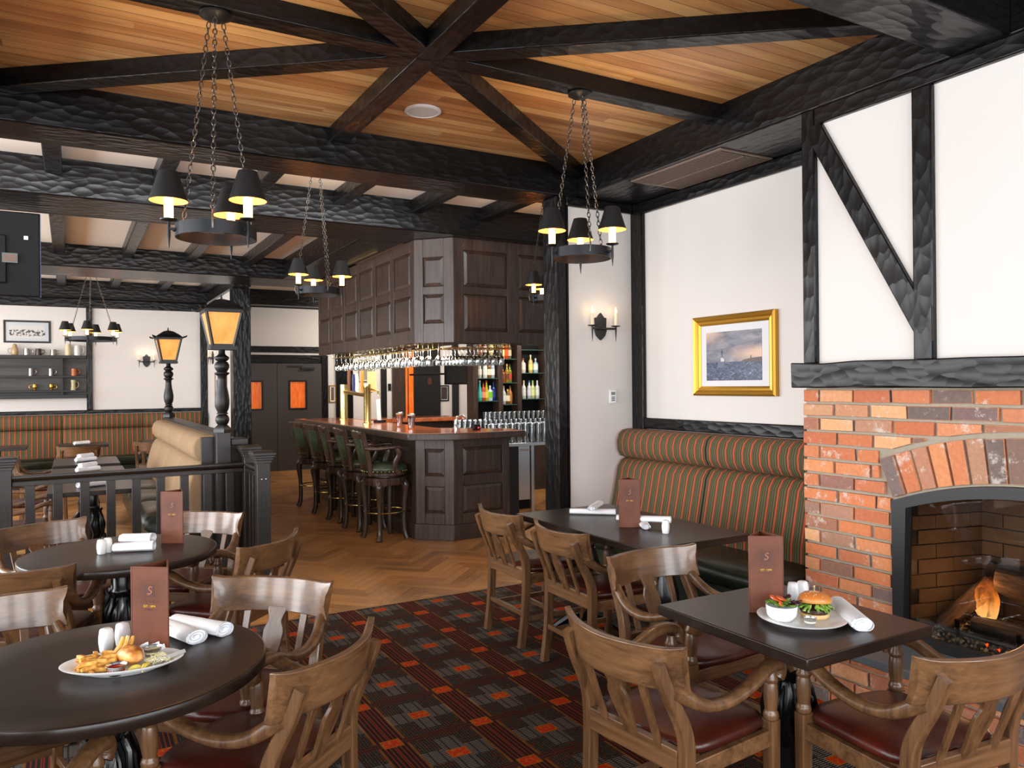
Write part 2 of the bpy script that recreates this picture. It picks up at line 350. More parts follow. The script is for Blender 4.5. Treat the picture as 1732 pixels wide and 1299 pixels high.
struct(B(-4.9, 3.4, 5.335, 5.37, -.012, .005).build('trim_1', 'oaklite'))
struct(B(4.2, 4.35, -3, 5.4, 0, 3.4).build('wall_right', 'plaster'))
struct(B(3.45, 4.2, 5.21, 5.42, 0, 3.118).build('wall_middle', 'plaster'))
struct(B(-5, 9.2, 15, 15.2, 0, 3.4).build('wall_back', 'plaster'))
struct(B(2.18, 2.3, 12.5, 15, 0, 3.118).build('wall_side', 'plaster'))
struct(B(2.12, 2.36, 11.94, 14.62, 3.1, 3.41).build('ceiling_beam', 'hy'))
struct(B(7.6, 7.75, 5.5, 15, 0, 3.4).build('wall_bar', 'plaster'))
struct(B(-.5, 3.7, 2.0, 5.3, 3.372, 3.42).build('ceiling_cedar', 'cedar'))
struct(B(-5, 9.2, 5.3, 7.4, 3.42, 3.48).build('ceiling', 'ceilw')); struct(B(-5, 9.2, 7.4, 15.2, 3.4, 3.46).build('ceiling_rear', 'ceilw'))
struct(B(-5, 4.35, -3, 2.0, 3.40, 3.45).build('ceiling_near', 'flat_black'))
struct(B(-5, -.5, 2.0, 5.3, 3.40, 3.46).build('ceiling_left', 'ceilw'))
ZB = 3.118
tn = [1]
def trim(mb, mat, bevel=.008):
    tn[0] += 1; return struct(mb.build('trim_%d' % tn[0], mat, bevel=bevel))
def beam(mb, mat, bevel=.012): return struct(mb.build('ceiling_beam', mat, bevel=bevel))
beam(B(-5, 4.2, 5.2, 5.5, ZB, 3.44), 'hx'); beam(B(-5, 7.6, 7.04, 7.74, ZB, 3.44), 'hx'); beam(B(-5, 7.6, 11.05, 11.94, ZB, 3.41), 'hx'); beam(B(-5, 7.6, 14.62, 15, ZB, 3.41), 'hx')
beam(B(-.62, 3.61, 1.85, 2.12, ZB, 3.42), 'hx'); beam(B(3.61, 4.2, 1.0, 5.2, ZB, 3.41), 'hy'); beam(B(-.62, -.37, 2.12, 5.2, ZB, 3.41), 'hy')
beam(B(2.62, 3.10, 7.74, 11.05, ZB+.002, 3.41), 'hy')
beam(B(3.61, 4.2, -3, 1.0, ZB+.12, 3.41), 'hy')
for x in (-.1, .675, 1.44, 2.2, 2.97, 3.73): beam(B(x-.06, x+.06, 5.5, 7.04, 3.29, 3.422), 'hy')
for x in (-.1, .655, 1.39, 2.13): beam(B(x-.065, x+.065, 7.74, 11.05, 3.27, 3.402), 'hy')
for x in (-.1, .655, 1.39, 2.05): beam(B(x-.065, x+.065, 11.94, 14.62, 3.27, 3.402), 'hy')
C0 = Vector((1.61, 3.65, 0)); 
def spoke(tx, ty, zt=0, mat='hx'):
    a = Vector((C0.x, C0.y, 3.322+zt)); b = Vector((tx, ty, 3.322+zt)); beam(MB().bar(a, b, .125, .1), mat, .006)
for i, (x, y) in enumerate(((3.62, 5.21), (-.38, 5.21), (3.62, 2.11), (-.38, 2.11))): spoke(x, y, .0006*i)
spoke(3.62, 3.65, .002); spoke(-.38, 3.65, .0022); spoke(1.61, 5.21, -.0035, 'hy'); spoke(1.61, 2.11, -.0035, 'hy')
# fill lights added behind the big beams to brighten the ceiling, with made-up strips
for y_, x0_, x1_, p_, c_ in ((5.56, -3.0, 3.4, 90, (.92, .96, 1)), (7.80, -3.0, 2.5, 34, (1, .93, .84)), (12.0, -3.0, 2.0, 12, (1, .93, .84))):
    n_ = 3
    for k_ in range(n_):
        a_, b_ = x0_+(x1_-x0_)*k_/n_, x0_+(x1_-x0_)*(k_+1)/n_
        area('cove_light', ((a_+b_)/2, y_, 3.17), ((a_+b_)/2, y_+1.1, 3.52), b_-a_-.1, .04, p_/n_, c_)
    struct(B(x0_, x1_, y_-.06, y_+.04, 3.125, 3.16).build('trim_9%d' % int(y_), 'flat_black'), 'slim black cove light channel behind the beam')
# timbers on the walls
trim(B(4.165, 4.2, 2.97, 5.21, 3.022, ZB), 'hy'); trim(B(4.165, 4.2, 2.97, 5.06, 1.222, 1.312), 'hy'); trim(B(4.16, 4.2, 5.06, 5.21, 0, ZB), 'hz')
trim(B(3.49, 4.16, 5.175, 5.21, 3.04, ZB), 'hx')
struct(B(3.405, 3.495, 5.195, 5.41, 0, ZB).build('column', 'hz', bevel=.008))
struct(B(3.495, 3.51, 5.19, 5.21, 0, ZB).build('trim_0', 'hz'))
trim(B(-5, 2.06, 14.96, 15, 2.97, ZB), 'hx'); trim(B(-5, 2.06, 14.94, 15, 1.174, 1.235), 'hx')
trim(B(.248, .338, 14.95, 15, 1.235, 2.97), 'hz'); trim(B(2.06, 2.18, 14.94, 15, 0, ZB), 'hz')
struct(B(2.15, 2.42, 12.28, 12.5, 0, ZB).build('column', 'hz', bevel=.01))
trim(B(2.3, 4.40, 14.96, 15, 2.045, 2.208), 'hx'); trim(B(2.3, 4.30, 14.96, 15, 2.256, 2.37), 'hx'); trim(B(4.27, 4.40, 14.93, 15, 0, 2.2), 'hz')
trim(B(4.565, 4.91, 14.95, 15, 0, ZB), 'hz'); trim(B(5.5, 5.62, 14.95, 15, 0, ZB), 'flat_black'); trim(B(5.74, 6.02, 14.93, 15, 0, ZB), 'barw'); trim(B(6.2, 6.3, 14.93, 15, 0, ZB), 'flat_black')
trim(B(7.1, 7.25, 14.95, 15, 0, ZB), 'flat_black')
trim(B(2.3, 7.6, 14.96, 15, 3.1, ZB), 'hx')
# doors
M['amber'] = (lambda m: m.P(Base_Color=s2l((230, 100, 30)), Emission_Color=m.ramp(m.n('ShaderNodeTexNoise', Vector=m.coord((14, 1, 2.5)), Scale=3).outputs[0], [(.35, s2l((205, 66, 14))), (.7, s2l((255, 150, 60)))]), Emission_Strength=.42, Roughness=.2))(NT('amber_window'))
for i, (x0, x1, wx0, wx1, lab) in enumerate(((2.58, 3.412, 2.84, 3.127, 'left brown double door leaf with amber window'), (3.42, 4.265, 3.66, 3.95, 'right brown double door leaf with amber window and closer'))):
    d = MB()
    for a in ((x0, wx0, 0, 2.04), (wx1, x1, 0, 2.04), (wx0, wx1, 0, 1.19), (wx0, wx1, 1.69, 2.04)): d.box(a[0], a[1], 14.93, 14.975, a[2], a[3])
    o = struct(d.build('door_%d' % (i+1), 'doorm'), lab)
    B(wx0, wx1, 14.955, 14.965, 1.19, 1.69).build('vision_panel', 'amber', o)
    f = MB()
    for a in ((wx0-.03, wx0, 1.16, 1.72), (wx1, wx1+.03, 1.16, 1.72), (wx0, wx1, 1.16, 1.19), (wx0, wx1, 1.69, 1.72)): f.box(a[0], a[1], 14.915, 14.93, a[2], a[3])
    f.build('window_frame', 'steeldark' if 'steeldark' in M else 'wrought', o)
    if i: MB().box(3.86, 4.12, 14.87, 14.93, 1.93, 1.97).box(3.6, 3.9, 14.89, 14.91, 1.985, 2.0).build('door_closer', 'flat_black', o)
# passage door behind the bar
o = struct(B(6.3, 6.81, 14.94, 14.98, 0, 2.9).build('door_3', 'flat_black'), 'dark door behind the bar'); B(6.5, 6.62, 14.92, 14.94, 2.15, 2.19).build('door_closer', 'wrought', o); B(6.52, 6.6, 14.93, 14.94, 1.62, 1.75).build('door_sign', 'menu_dark', o)
o = struct(B(6.02, 6.2, 14.95, 14.98, .3, 2.9).build('window_1', 'amber'), 'tall amber window strip beside the dark door'); B(6.07, 6.085, 14.93, 14.95, .3, 2.9).build('mullion', 'barw', o)
# plaster breast above the mantel with its timbers
struct(B(3.63, 4.2, .2, 2.96, 1.6, ZB).build('wall_chimney', 'plaster'))
trim(B(3.6, 3.64, 2.885, 2.97, 1.7, ZB), 'hz'); trim(B(3.6, 3.64, 2.212, 2.314, 1.7, 3.03), 'hz'); trim(B(3.6, 3.64, .2, 2.885, 3.028, ZB), 'hy')
trim(MB().bar((3.618, 2.90, 3.02), (3.618, 2.265, 1.86), .036, .105, up=(0, 1, 0)), 'hz', .006)
# ------------------------------------------------------------ fireplace
fp = thing('fireplace', 'red brick fireplace with arched opening and black mantel beam above', 'fireplace', (0, 0, 0))
CY, CZ, RI = 1.75, -.71, 1.84
def wv(z): return .68 if z < 1.0 else (.68+.085*(z-1)/.2 if z < 1.2 else (math.sqrt(max(0, 2.075**2-(z-CZ)**2)) if z < 1.36 else 0))
br = MB(); mo = MB()
rowh = .078
def brick(mb, x0, y0, y1, z0, z1, nx=-1):
    j = lambda: random.uniform(-.0025, .0025)
    d = random.uniform(.004, .013)
    mb.add([(x0-d+j()*.5, y, z) for y, z in ((y0+j(), z0+j()), (y1+j(), z0+j()), (y1+j(), z1+j()), (y0+j(), z1+j()))]+[(x0+.05, y, z) for y, z in ((y0-.001, z0-.001), (y1+.001, z0-.001), (y1+.001, z1+.001), (y0-.001, z1+.001))],
           [(0, 1, 2, 3), (0, 4, 5, 1), (1, 5, 6, 2), (2, 6, 7, 3), (3, 7, 4, 0)])
for k in range(4, 20):
    z0, z1 = k*rowh+.008, (k+1)*rowh-.007
    if z1 > 1.565: z1 = 1.563
    ww = max(wv(z0), wv(z1)) if z0 > 1.0 else wv(z1)
    if z0 > 1.2: ww = 0
    y = 2.972-(.1 if k % 2 else 0)
    edges = []
    yy = 2.972
    first = True
    while yy > .2:
        L = (.095 if (k % 2 and first) else random.uniform(.185, .215)); first = False
        a, b = yy-L, yy; yy -= L+.016
        lo, hi = CY-ww, CY+ww
        if ww > 0:
            if a >= lo and b <= hi: continue
            if a < hi < b: a = hi+.008
            elif a < lo < b: b = lo-.008
        if b-a > .02:
            if z0 > 1.2:
                zo = lambda y: CZ+math.sqrt(max(0, 2.073**2-(y-CY)**2)) if abs(y-CY) < .79 else 0
                for q in range(2):
                    ya, yb = a+(b-a)*q/2, a+(b-a)*(q+1)/2
                    if min(zo(ya), zo(yb)) > z0+.001 or max(zo(ya), zo(yb)) > z0: break
                else: brick(br, 3.61, a, b, z0, z1); continue
                n_ = 10; ys = [a+(b-a)*q/n_ for q in range(n_+1)]; bt = [max(z0, (zo(y)+.009) if zo(y) else 0) for y in ys]
                keep = [(y, z) for y, z in zip(ys, bt) if z < z1-.006 and not (abs(y-CY) < .79 and zo(y) == 0)]
                if len(keep) > 2:
                    fr_ = [(y, z) for y, z in keep]+[(y, z1) for y, z in reversed(keep)]
                    br.plate([(3.602, y, z) for y, z in fr_], (.05, 0, 0))
            else: brick(br, 3.61, a, b, z0, z1)
for k in range(0, 4):
    z0, z1 = k*rowh+.004, (k+1)*rowh-.008
    if k == 3: z1 = .262
    yy = 2.972; first = True
    if z1-z0 < .02: continue
    while yy > .2:
        L = (.105 if (k % 2 and first) else random.uniform(.19, .225)); first = False; brick(br, 3.26, yy-L, yy, z0, z1); yy -= L+.013
nv = 17
for i in range(nv):
    a0 = -.3785+i*(.757/nv)+.0035; a1 = -.3785+(i+1)*(.757/nv)-.0035; d = random.uniform(.008, .016); ro = 2.055+random.uniform(-.006, .006)
    q = [(CY+r*sin(a), CZ+r*cos(a)) for r, a in ((RI+.012, a0), (ro, a0), (ro, a1), (RI+.012, a1))]
    br.add([(3.61-d, y, z) for y, z in q]+[(3.66, y, z) for y, z in q], [(0, 1, 2, 3), (0, 4, 5, 1), (1, 5, 6, 2), (2, 6, 7, 3), (3, 7, 4, 0)])
# end bricks of the chimney flank
for k in range(20):
    z0, z1 = k*rowh+.006, min((k+1)*rowh-.006, 1.563); x = 3.27 if k < 3 else 3.612
    if k == 3: z0 = .31
    x0 = x-(.0 if k % 2 else .11)
    while x0 < 4.19:
        a, b = max(x0, x), min(x0+.21, 4.195); x0 += .223
        if b-a > .02: br.box(a, b, 2.94, 2.972+random.uniform(.003, .009), z0, z1)
br.build('brickwork', 'brick', fp, bevel=.004, smooth=30)
# mortar backing with the arched hole
arc = [(CY+(RI+.0)*sin(t), CZ+RI*cos(t)) for t in [(-.3785+.757*i/24) for i in range(25)]]
hole = [(CY-.68, .30)]+arc+[(CY+.68, .30)]
top = [(.2, 1.565), (2.966, 1.565)]
for (ya, za), (yb, zb) in zip(hole[1:-2], hole[2:-1]):
    mo.add([(3.618, ya, za), (3.618, yb, zb), (3.618, yb, 1.565), (3.618, ya, 1.565), (3.67, ya, za), (3.67, yb, zb), (3.67, yb, 1.565), (3.67, ya, 1.565)], [(0, 1, 2, 3), (0, 4, 5, 1), (4, 7, 6, 5)])
mo.box(3.618, 4.19, CY+.68, 2.965, .3, 1.565).box(3.618, 4.19, .2, CY-.68, .3, 1.565).box(3.268, 4.19, .2, 2.965, 0.008, .262)
mo.build('mortar_joints', 'mortar', fp, smooth=0)
B(3.24, 3.66, .2, 2.99, .262, .303).build('hearth_slab', 'slate', fp, bevel=.004)
fr = MB(); x0, x1 = 3.585, 3.645; t = .055
ro_ = [(CY+.678, .303)]+[(CY+(RI-.002)*sin(a), CZ+(RI-.002)*cos(a)) for a in [.3785-.757*i/30 for i in range(31)]]+[(CY-.678, .303)]
ri_ = [(CY+.678-t, .303)]+[(CY+(RI-t)*sin(a), CZ+(RI-t)*cos(a)) for a in [.3785*.91-.757*.91*i/30 for i in range(31)]]+[(CY-.678+t, .303)]
for i in range(len(ro_)-1):
    a, b, c, d = ro_[i], ro_[i+1], ri_[i+1], ri_[i]
    fr.add([(x0, *a), (x0, *b), (x0, *c), (x0, *d), (x1, *a), (x1, *b), (x1, *c), (x1, *d)], [(3, 2, 1, 0), (4, 5, 6, 7), (0, 1, 5, 4), (2, 3, 7, 6)])
fr.box(x0, x1, CY-.68, CY+.68, .303, .345)
fr.build('fire_frame', 'flat_black', fp)
poly = [(3.63, y, z) for y, z in ri_]; MB().plate(poly, (.004, 0, 0)).build('fire_glass', 'pane', fp)
fb = MB(); fm = MB()
def fbrick(P0, P1, zmax, off):
    P0, P1 = Vector(P0), Vector(P1); L = (P1-P0).length; u = (P1-P0)/L; nrm = Vector((-u.y, u.x, 0))
    if nrm.dot(Vector((3.5, 1.75, 0))-P0) < 0: nrm = -nrm
    k = 0; z = .33
    while z < zmax:
        s_ = -(.11 if k % 2 else 0)+off
        while s_ < L:
            a, b = max(0, s_+.0025), min(L, s_+.22-.0025); s_ += .22
            if b-a > .02:
                q = [P0+u*a, P0+u*b]; z1 = z+.069
                fb.add([q[0]+nrm*.008+Vector((0, 0, z)), q[1]+nrm*.008+Vector((0, 0, z)), q[1]+nrm*.008+Vector((0, 0, z1)), q[0]+nrm*.008+Vector((0, 0, z1)), q[0]+Vector((0, 0, z)), q[1]+Vector((0, 0, z)), q[1]+Vector((0, 0, z1)), q[0]+Vector((0, 0, z1))], [(0, 1, 2, 3), (0, 4, 5, 1), (1, 5, 6, 2), (2, 6, 7, 3), (3, 7, 4, 0)])
        z += .074; k += 1
    fm.add([P0-nrm*.03+Vector((0, 0, .3)), P1-nrm*.03+Vector((0, 0, .3)), P1-nrm*.03+Vector((0, 0, zmax+.1)), P0-nrm*.03+Vector((0, 0, zmax+.1)), P0+Vector((0, 0, .3)), P1+Vector((0, 0, .3)), P1+Vector((0, 0, zmax+.1)), P0+Vector((0, 0, zmax+.1))], [(0, 1, 2, 3), (4, 5, 6, 7), (0, 3, 7, 4), (1, 2, 6, 5)])
fbrick((3.66, 2.385, 0), (4.1, 2.27, 0), 1.2, .05); fbrick((4.1, 2.27, 0), (4.1, 1.23, 0), 1.2, 0); fbrick((4.1, 1.23, 0), (3.66, 1.115, 0), 1.2, 0)
fm.box(3.66, 4.16, 1.07, 2.43, .262, .318); fm.box(3.68, 4.16, 1.07, 2.43, 1.22, 1.28)
fb.build('firebox_bricks', 'firebrick', fp, bevel=.002); fm.build('firebox_shell', 'flat_black', fp)
# mantel beam
def hewn(x0, x1, y0, y1, z0, z1, n=14):
    rings = []
    for i in range(n+1):
        y = y0+(y1-y0)*i/n; j = lambda: random.uniform(-.006, .006)
        rings.append([(x0+j(), y, z0+j()), (x1, y, z0+j()), (x1, y, z1+j()), (x0+j(), y, z1+j())])
    return MB().loft(rings)
tag(hewn(3.5, 4.18, .2, 2.972, 1.568, 1.703).build('mantel_beam', 'hy', bevel=.006), 'thick black hewn timber mantel on the brick fireplace', 'mantel')
# fire bed
gr = thing('fire_grate', 'black iron grate holding the burning logs', 'grate', (3.86, 1.75, .318))
for y in (-.42, -.14, .14, .42): MB().tube([(-.16, y, .13), (-.15, y, .06), (.12, y, .06), (.14, y, .14)], .011).tube([(-.1, y, .0), (-.1, y, .06)], .01).build('bar', 'iron', gr)
MB().tube([(-.14, -.5, .062), (-.14, .5, .062)], .012).tube([(.1, -.5, .062), (.1, .5, .062)], .012).build('cross_bar', 'iron', gr)
def bark(name, c1, c2):
    m = NT(name); n = m.n('ShaderNodeTexNoise', Vector=m.coord((1, .2, 1)), Scale=26, Detail=8, Roughness=.7); c = m.ramp(n.outputs[0], [(.38, s2l(c1)), (.62, s2l(c2))]); m.bump(n.outputs[0], 1, .02); return m.P(Base_Color=c, Roughness=.9)
M['bark'] = bark('bark', (40, 28, 20), (116, 84, 58)); M['char'] = bark('charred_bark', (14, 11, 10), (70, 58, 50))
def log(name, a, b, r, lab, mat):
    a, b = Vector(a), Vector(b); mid = (a+b)/2; n = 12; q = []; ax = (b-a).normalized(); L = (b-a).length
    rings = []
    for i in range(n+1):
        ring = []
        for k in range(12):
            an = 2*pi*k/12; rr = r*(1+.09*sin(3*an+i*.4)+random.uniform(-.06, .06))*(1 if 0 < i < n else .94)
            ring.append((rr*cos(an), -L/2+L*i/n, rr*sin(an)))
        rings.append(ring)
    o = MB().loft(rings).build(name, mat); o.location = mid; o.rotation_euler = ax.to_track_quat('Y', 'Z').to_euler(); return tag(o, lab, 'log')
log('firewood_log', (3.74, 2.27, .38), (3.93, 2.13, .60), .045, 'brown bark log leaning against the left side of the firebox', 'bark')
log('firewood_log', (4.0, 2.25, .42), (4.03, 2.16, .68), .03, 'thin dark branch standing behind the leaning log', 'char')
log('firewood_log', (3.86, 2.06, .655), (3.96, 1.55, .60), .075, 'big rounded bark log lying on top of the fire', 'bark')
log('firewood_log', (3.76, 2.12, .43), (3.80, 1.55, .425), .042, 'charred log along the front of the grate', 'char')
log('firewood_log', (3.93, 1.95, .44), (3.93, 1.4, .47), .05, 'black glowing log at the back of the grate', 'char')
log('firewood_log', (3.71, 1.86, .375), (3.71, 1.74, .365), .032, 'small black ember chunk on the gravel', 'char')
M['ember'] = (lambda m: m.P(Base_Color=s2l((34, 30, 24)), Emission_Color=s2l((255, 80, 14)), Emission_Strength=m.math('MULTIPLY', m.math('GREATER_THAN', m.n('ShaderNodeTexNoise', Vector=m.coord(), Scale=16, Detail=3).outputs[0], .565), 1.6), Roughness=.9))(NT('glowing_ember'))
M['gravel'] = island('fire_gravel', [(0, (130, 120, 88)), (.5, (98, 88, 66)), (1, (160, 150, 116))], .95, 60, .3)
g1, g2 = MB(), MB()
for i in range(2200):
    x, y = random.uniform(3.66, 4.05), random.uniform(1.15, 2.3); s_ = random.uniform(.005, .011); mb = g2 if (3.72 < x < 3.98 and random.random() < .5 and y < 2.05) else g1
    c = Vector((x, y, .318+random.uniform(0, .03)+min(.06, max(0, x-3.68)*.5))); q = [c+Vector(p)*s_*random.uniform(.7, 1.3) for p in ((1, 0, 0), (-1, 0, 0), (0, 1, 0), (0, -1, 0), (0, 0, 1), (0, 0, -1))]
    mb.add(q, [(0, 2, 4), (2, 1, 4), (1, 3, 4), (3, 0, 4), (2, 0, 5), (1, 2, 5), (3, 1, 5), (0, 3, 5)])
o = tag(g1.build('fire_gravel', 'gravel', smooth=0), 'grey brown gravel bed on the firebox floor', 'gravel'); o['kind'] = 'stuff'
o = tag(g2.build('embers', 'ember', smooth=0), 'orange glowing embers under the logs', 'embers'); o['kind'] = 'stuff'
def flame_mat():
    m = NT('flame'); tc = m.n('ShaderNodeTexCoord'); sx = m.n('ShaderNodeSeparateXYZ'); m.t.links.new(tc.outputs['Object'], sx.inputs[0])
    em = m.n('ShaderNodeEmission'); m.set(em.inputs[0], m.ramp(m.math('DIVIDE', sx.outputs[2], .22), [(0, (1, .5, .14, 1)), (.4, (1, .27, .035, 1)), (1, (.8, .08, .005, 1))])); em.inputs[1].default_value = 1.7
    tr = m.n('ShaderNodeBsdfTransparent'); mx = m.n('ShaderNodeMixShader'); n = m.n('ShaderNodeTexNoise', Vector=m.coord((1, 1, .35)), Scale=26, Detail=3)
    a = m.math('MULTIPLY', m.ramp(m.math('DIVIDE', sx.outputs[2], .22), [(.15, (.8, .8, .8, 1)), (.9, (.0, .0, .0, 1))]), m.ramp(n.outputs[0], [(.35, (.1, .1, .1, 1)), (.6, (1, 1, 1, 1))]))
    m.set(mx.inputs[0], a); m.t.links.new(tr.outputs[0], mx.inputs[1]); m.t.links.new(em.outputs[0], mx.inputs[2]); m.t.links.new(mx.outputs[0], m.out.inputs[0]); return m.m
M['flame'] = flame_mat()
def flame(loc, h, r, lab):
    rings = []
    for i in range(12):
        t_ = i/11; rr = r*(sin(pi*min(1, .28+t_*.72))**.9)*(1-t_*.35); ox = .014*sin(t_*5)
        rings.append([((rr+.003)*cos(2*pi*k/14)*.6+ox, (rr+.003)*sin(2*pi*k/14)*(1+.2*sin(9*t_+k))+ox, h*t_) for k in range(14)])
    o = MB().loft(rings).build('flame', 'flame', smooth=80); o.location = loc; return tag(o, lab, 'flame')
flame((3.84, 2.10, .455), .25, .055, 'tall orange flame rising left of the big log')
flame((3.86, 2.14, .45), .11, .028, 'short flame at the foot of the tall flame')
flame((3.73, 1.66, .36), .055, .045, 'low flame licking under the front log')
point('fire_light', (3.76, 2.08, .62), 2.0, (1, .5, .18), .06); point('fire_light', (3.74, 1.7, .5), 1, (1, .45, .15), .05)
# ------------------------------------------------------------ chairs
def rsec(w_, h_, c=.25):
    a, b = w_/2, h_/2; k = c*min(a, b)*2
    return [(-a+k, -b), (a-k, -b), (a, -b+k), (a, b-k), (a-k, b), (-a+k, b), (-a, b-k), (-a, -b+k)]
def catmull(P, n=6):
    P = [Vector(p) for p in P]; out = []
    for i in range(len(P)-1):
        p0, p1, p2, p3 = P[max(i-1, 0)], P[i], P[i+1], P[min(i+2, len(P)-1)]
        for k in range(n):
            t = k/n; out.append(.5*((2*p1)+(p2-p0)*t+(2*p0-5*p1+4*p2-p3)*t*t+(3*p1-p0-3*p2+p3)*t**3))
    return out+[P[-1]]
def make_chair():
    t = thing('captain_chair', '', 'chair')
    for s in (-1, 1):   # rear legs run up into the back posts
        pts = catmull([(s*.215, -.25, 0), (s*.218, -.222, .2), (s*.22, -.212, .42), (s*.220, -.224, .54), (s*.212, -.284, .665), (s*.208, -.321, .757)], 4)
        MB().sweep(pts, lambda u: rsec(.034+.006*(1-abs(2*u-1)), .046-.012*max(0, u-.5)*2, .12), (1, 0, 0)).build('leg', 'chair', t)
    for s in (-1, 1):   # front legs: square below, turned above
        MB().sweep([(s*.222, .212, 0), (s*.222, .20, .2), (s*.222, .198, .47)], lambda u: rsec(.034+.012*u, .034+.012*u, .1), (1, 0, 0)).lathe(
            [(.016, .468), (.024, .472), (.027, .482), (.024, .494), (.020, .50), (.0205, .505), (.024, .53), (.025, .555), (.0225, .585), (.020, .592), (.025, .598), (.025, .606), (.018, .622), (.0165, .635)], (s*.222, .198, 0), 14).build('leg', 'chair', t)
    for s in (-1, 1):
        pts = catmull([(s*.228, -.262, .672), (s*.24, -.205, .632), (s*.246, -.14, .605), (s*.25, -.05, .60), (s*.25, .05, .622), (s*.246, .13, .652), (s*.238, .19, .660), (s*.23, .226, .648), (s*.226, .232, .622), (s*.224, .222, .605)], 5)
        MB().sweep(pts, lambda u: rsec(.036+.018*min(1, u*2), .05-.018*sin(pi*min(1, u*1.1)), .3), (1, 0, 0)).build('arm', 'chair', t, smooth=50)
    # crest rail: curved board with flared ears
    rings = []
    n = 22
    for i in range(n+1):
        u = -1+2*i/n; e = max(0, abs(u)-.86)/.14
        zc = .742; top = .803+.004*abs(u)+.010*e; bot = .670-.004*e
        ring = []
        for z, w_ in ((bot, 0), (bot+.02, -.3), (zc-.02, -1), (zc+.02, -.7), (top-.012, .55), (top, .75)):
            x = u*.262+(u/abs(u) if u else 0)*e*(.012*w_); y = -.228-.082*(1-u*u)-(z-.66)*.20
            ring.append((x, y, z))
        back = [(x, y-.026, z) for x, y, z in reversed(ring)]
        rings.append(ring+back)
    MB().loft(rings).build('crest_rail', 'chairx', t, bevel=.004, smooth=50)
    # splat and slats
    def slat(x, prof, th=.014):
        a = []
        for z, w_ in prof:
            k = (z-.46)/.23; y = -.222-.055*k-.038*(1-(x/.25)**2)*k; xx = x*(1+.05*k); a.append([(xx-w_/2, y, z), (xx+w_/2, y, z), (xx+w_/2, y-th, z), (xx-w_/2, y-th, z)])
        return MB().loft(a)
    for x in (-.122, .122): slat(x, [(.455, .026), (.58, .028), (.69, .032)]).build('slat', 'chair', t, bevel=.002)
    slat(0, [(.455, .055), (.50, .062), (.54, .076), (.575, .088), (.60, .09), (.617, .078), (.63, .062), (.643, .058), (.655, .066), (.67, .08), (.69, .086)]).build('splat', 'chair', t, bevel=.002)
    MB().box(-.2, .2, -.235, -.208, .40, .475).build('back_apron', 'chairx', t, bevel=.003)
    ap = MB().box(-.2, .2, .186, .21, .385, .44); [ap.box(s*.222-.013, s*.222+.013, -.2, .19, .385, .44) for s in (-1, 1)]; ap.build('seat_frame', 'chairx', t, bevel=.003)
    # leather seat pad
    rings = []
    for k, (z, sh) in enumerate(((.438, .0), (.448, .012), (.462, .016), (.476, .008), (.486, -.02), (.492, -.07), (.495, -.13))):
        ring = []
        for q in range(40):
            a = 2*pi*q/40; cx, sy = cos(a), sin(a); r_ = 1/(abs(cx)**5+abs(sy)**5)**.2
            ring.append((cx*r_*(.208+sh), .008+sy*r_*(.196+sh)+(.012 if sy > .3 else 0)*(1-abs(cx)), z-.012*(1-abs(cx)) if k > 3 else z))
        rings.append(ring)
    MB().loft(rings).build('seat', 'seat', t, smooth=60)
    for s in (-1, 1): MB().bar((s*.22, -.22, .17), (s*.222, .2, .17), .018, .028).build('stretcher', 'chair', t, bevel=.002)
    MB().bar((-.22, .02, .17), (.22, .02, .17), .018, .026).build('stretcher', 'chairx', t, bevel=.002)
    MB().bar((-.218, -.226, .2), (.218, -.226, .2), .018, .028).build('stretcher', 'chairx', t, bevel=.002)
    return t
CH = make_chair(); used = [0]
def chair(mx, my, fx, fy, label, group):
    """mx,my = centre of the crest ends; fx,fy = facing"""
    d = Vector((fx, fy)).normalized(); x, y = mx+d.x*.262, my+d.y*.262; rz = math.atan2(-d.x, d.y)
    c = CH if not used[0] else dup(CH, parent=None)
    used[0] = 1; c.location = (x, y, .006 if y < 5.3 else .0); c.rotation_euler = (0, 0, rz); c['label'] = label; c['group'] = group; return c
gA, gB, gC, gD = 'chairs at the near round table', 'chairs at the far round table', 'chairs along the bench table', 'chairs at the square table'
chair(.668, 2.33, -.66, .75, 'oak captain chair in the left foreground with its back to the camera', gA)
chair(.70, 3.21, -.66, -.70, 'oak captain chair behind the rolled napkins of the near round table, front of crest shining', gA)
chair(-.275, 3.46, .22, -.97, 'oak chair at the left edge with shiny backrest facing the near round table', gA)
chair(-.41, 2.10, .62, .78, 'oak captain chair with only one arm showing at the bottom left under the table', gA)
chair(-.235, 4.06, .30, .95, 'oak chair with its back to the camera at the left edge between both round tables', gB)
chair(-.155, 5.25, .45, -.89, 'oak captain chair on the far left side of the far round table by the railing', gB)
chair(.715, 5.17, -.62, -.78, 'oak captain chair behind the menu stand of the far round table beside the railing post', gB)
chair(.885, 4.115, -.71, .70, 'oak captain chair on the right side of the far round table seen from behind', gB)
chair(2.345, 4.25, 1, .0, 'farthest oak chair at the long table by the striped bench', gC)
chair(2.345, 3.56, 1, -.02, 'nearer oak chair at the long table by the striped bench', gC)
chair(1.545, 1.99, .995, .10, 'large oak captain chair in the centre foreground left of the burger table', gD)
chair(2.36, 2.80, 0.03, -1, 'oak captain chair facing the camera between the burger table and the bench table', gD)
chair(2.335, 1.315, .10, .99, 'oak captain chair in the right foreground with its back to the camera, near the fire', gD)
gE = 'chairs in the room beyond the railing'
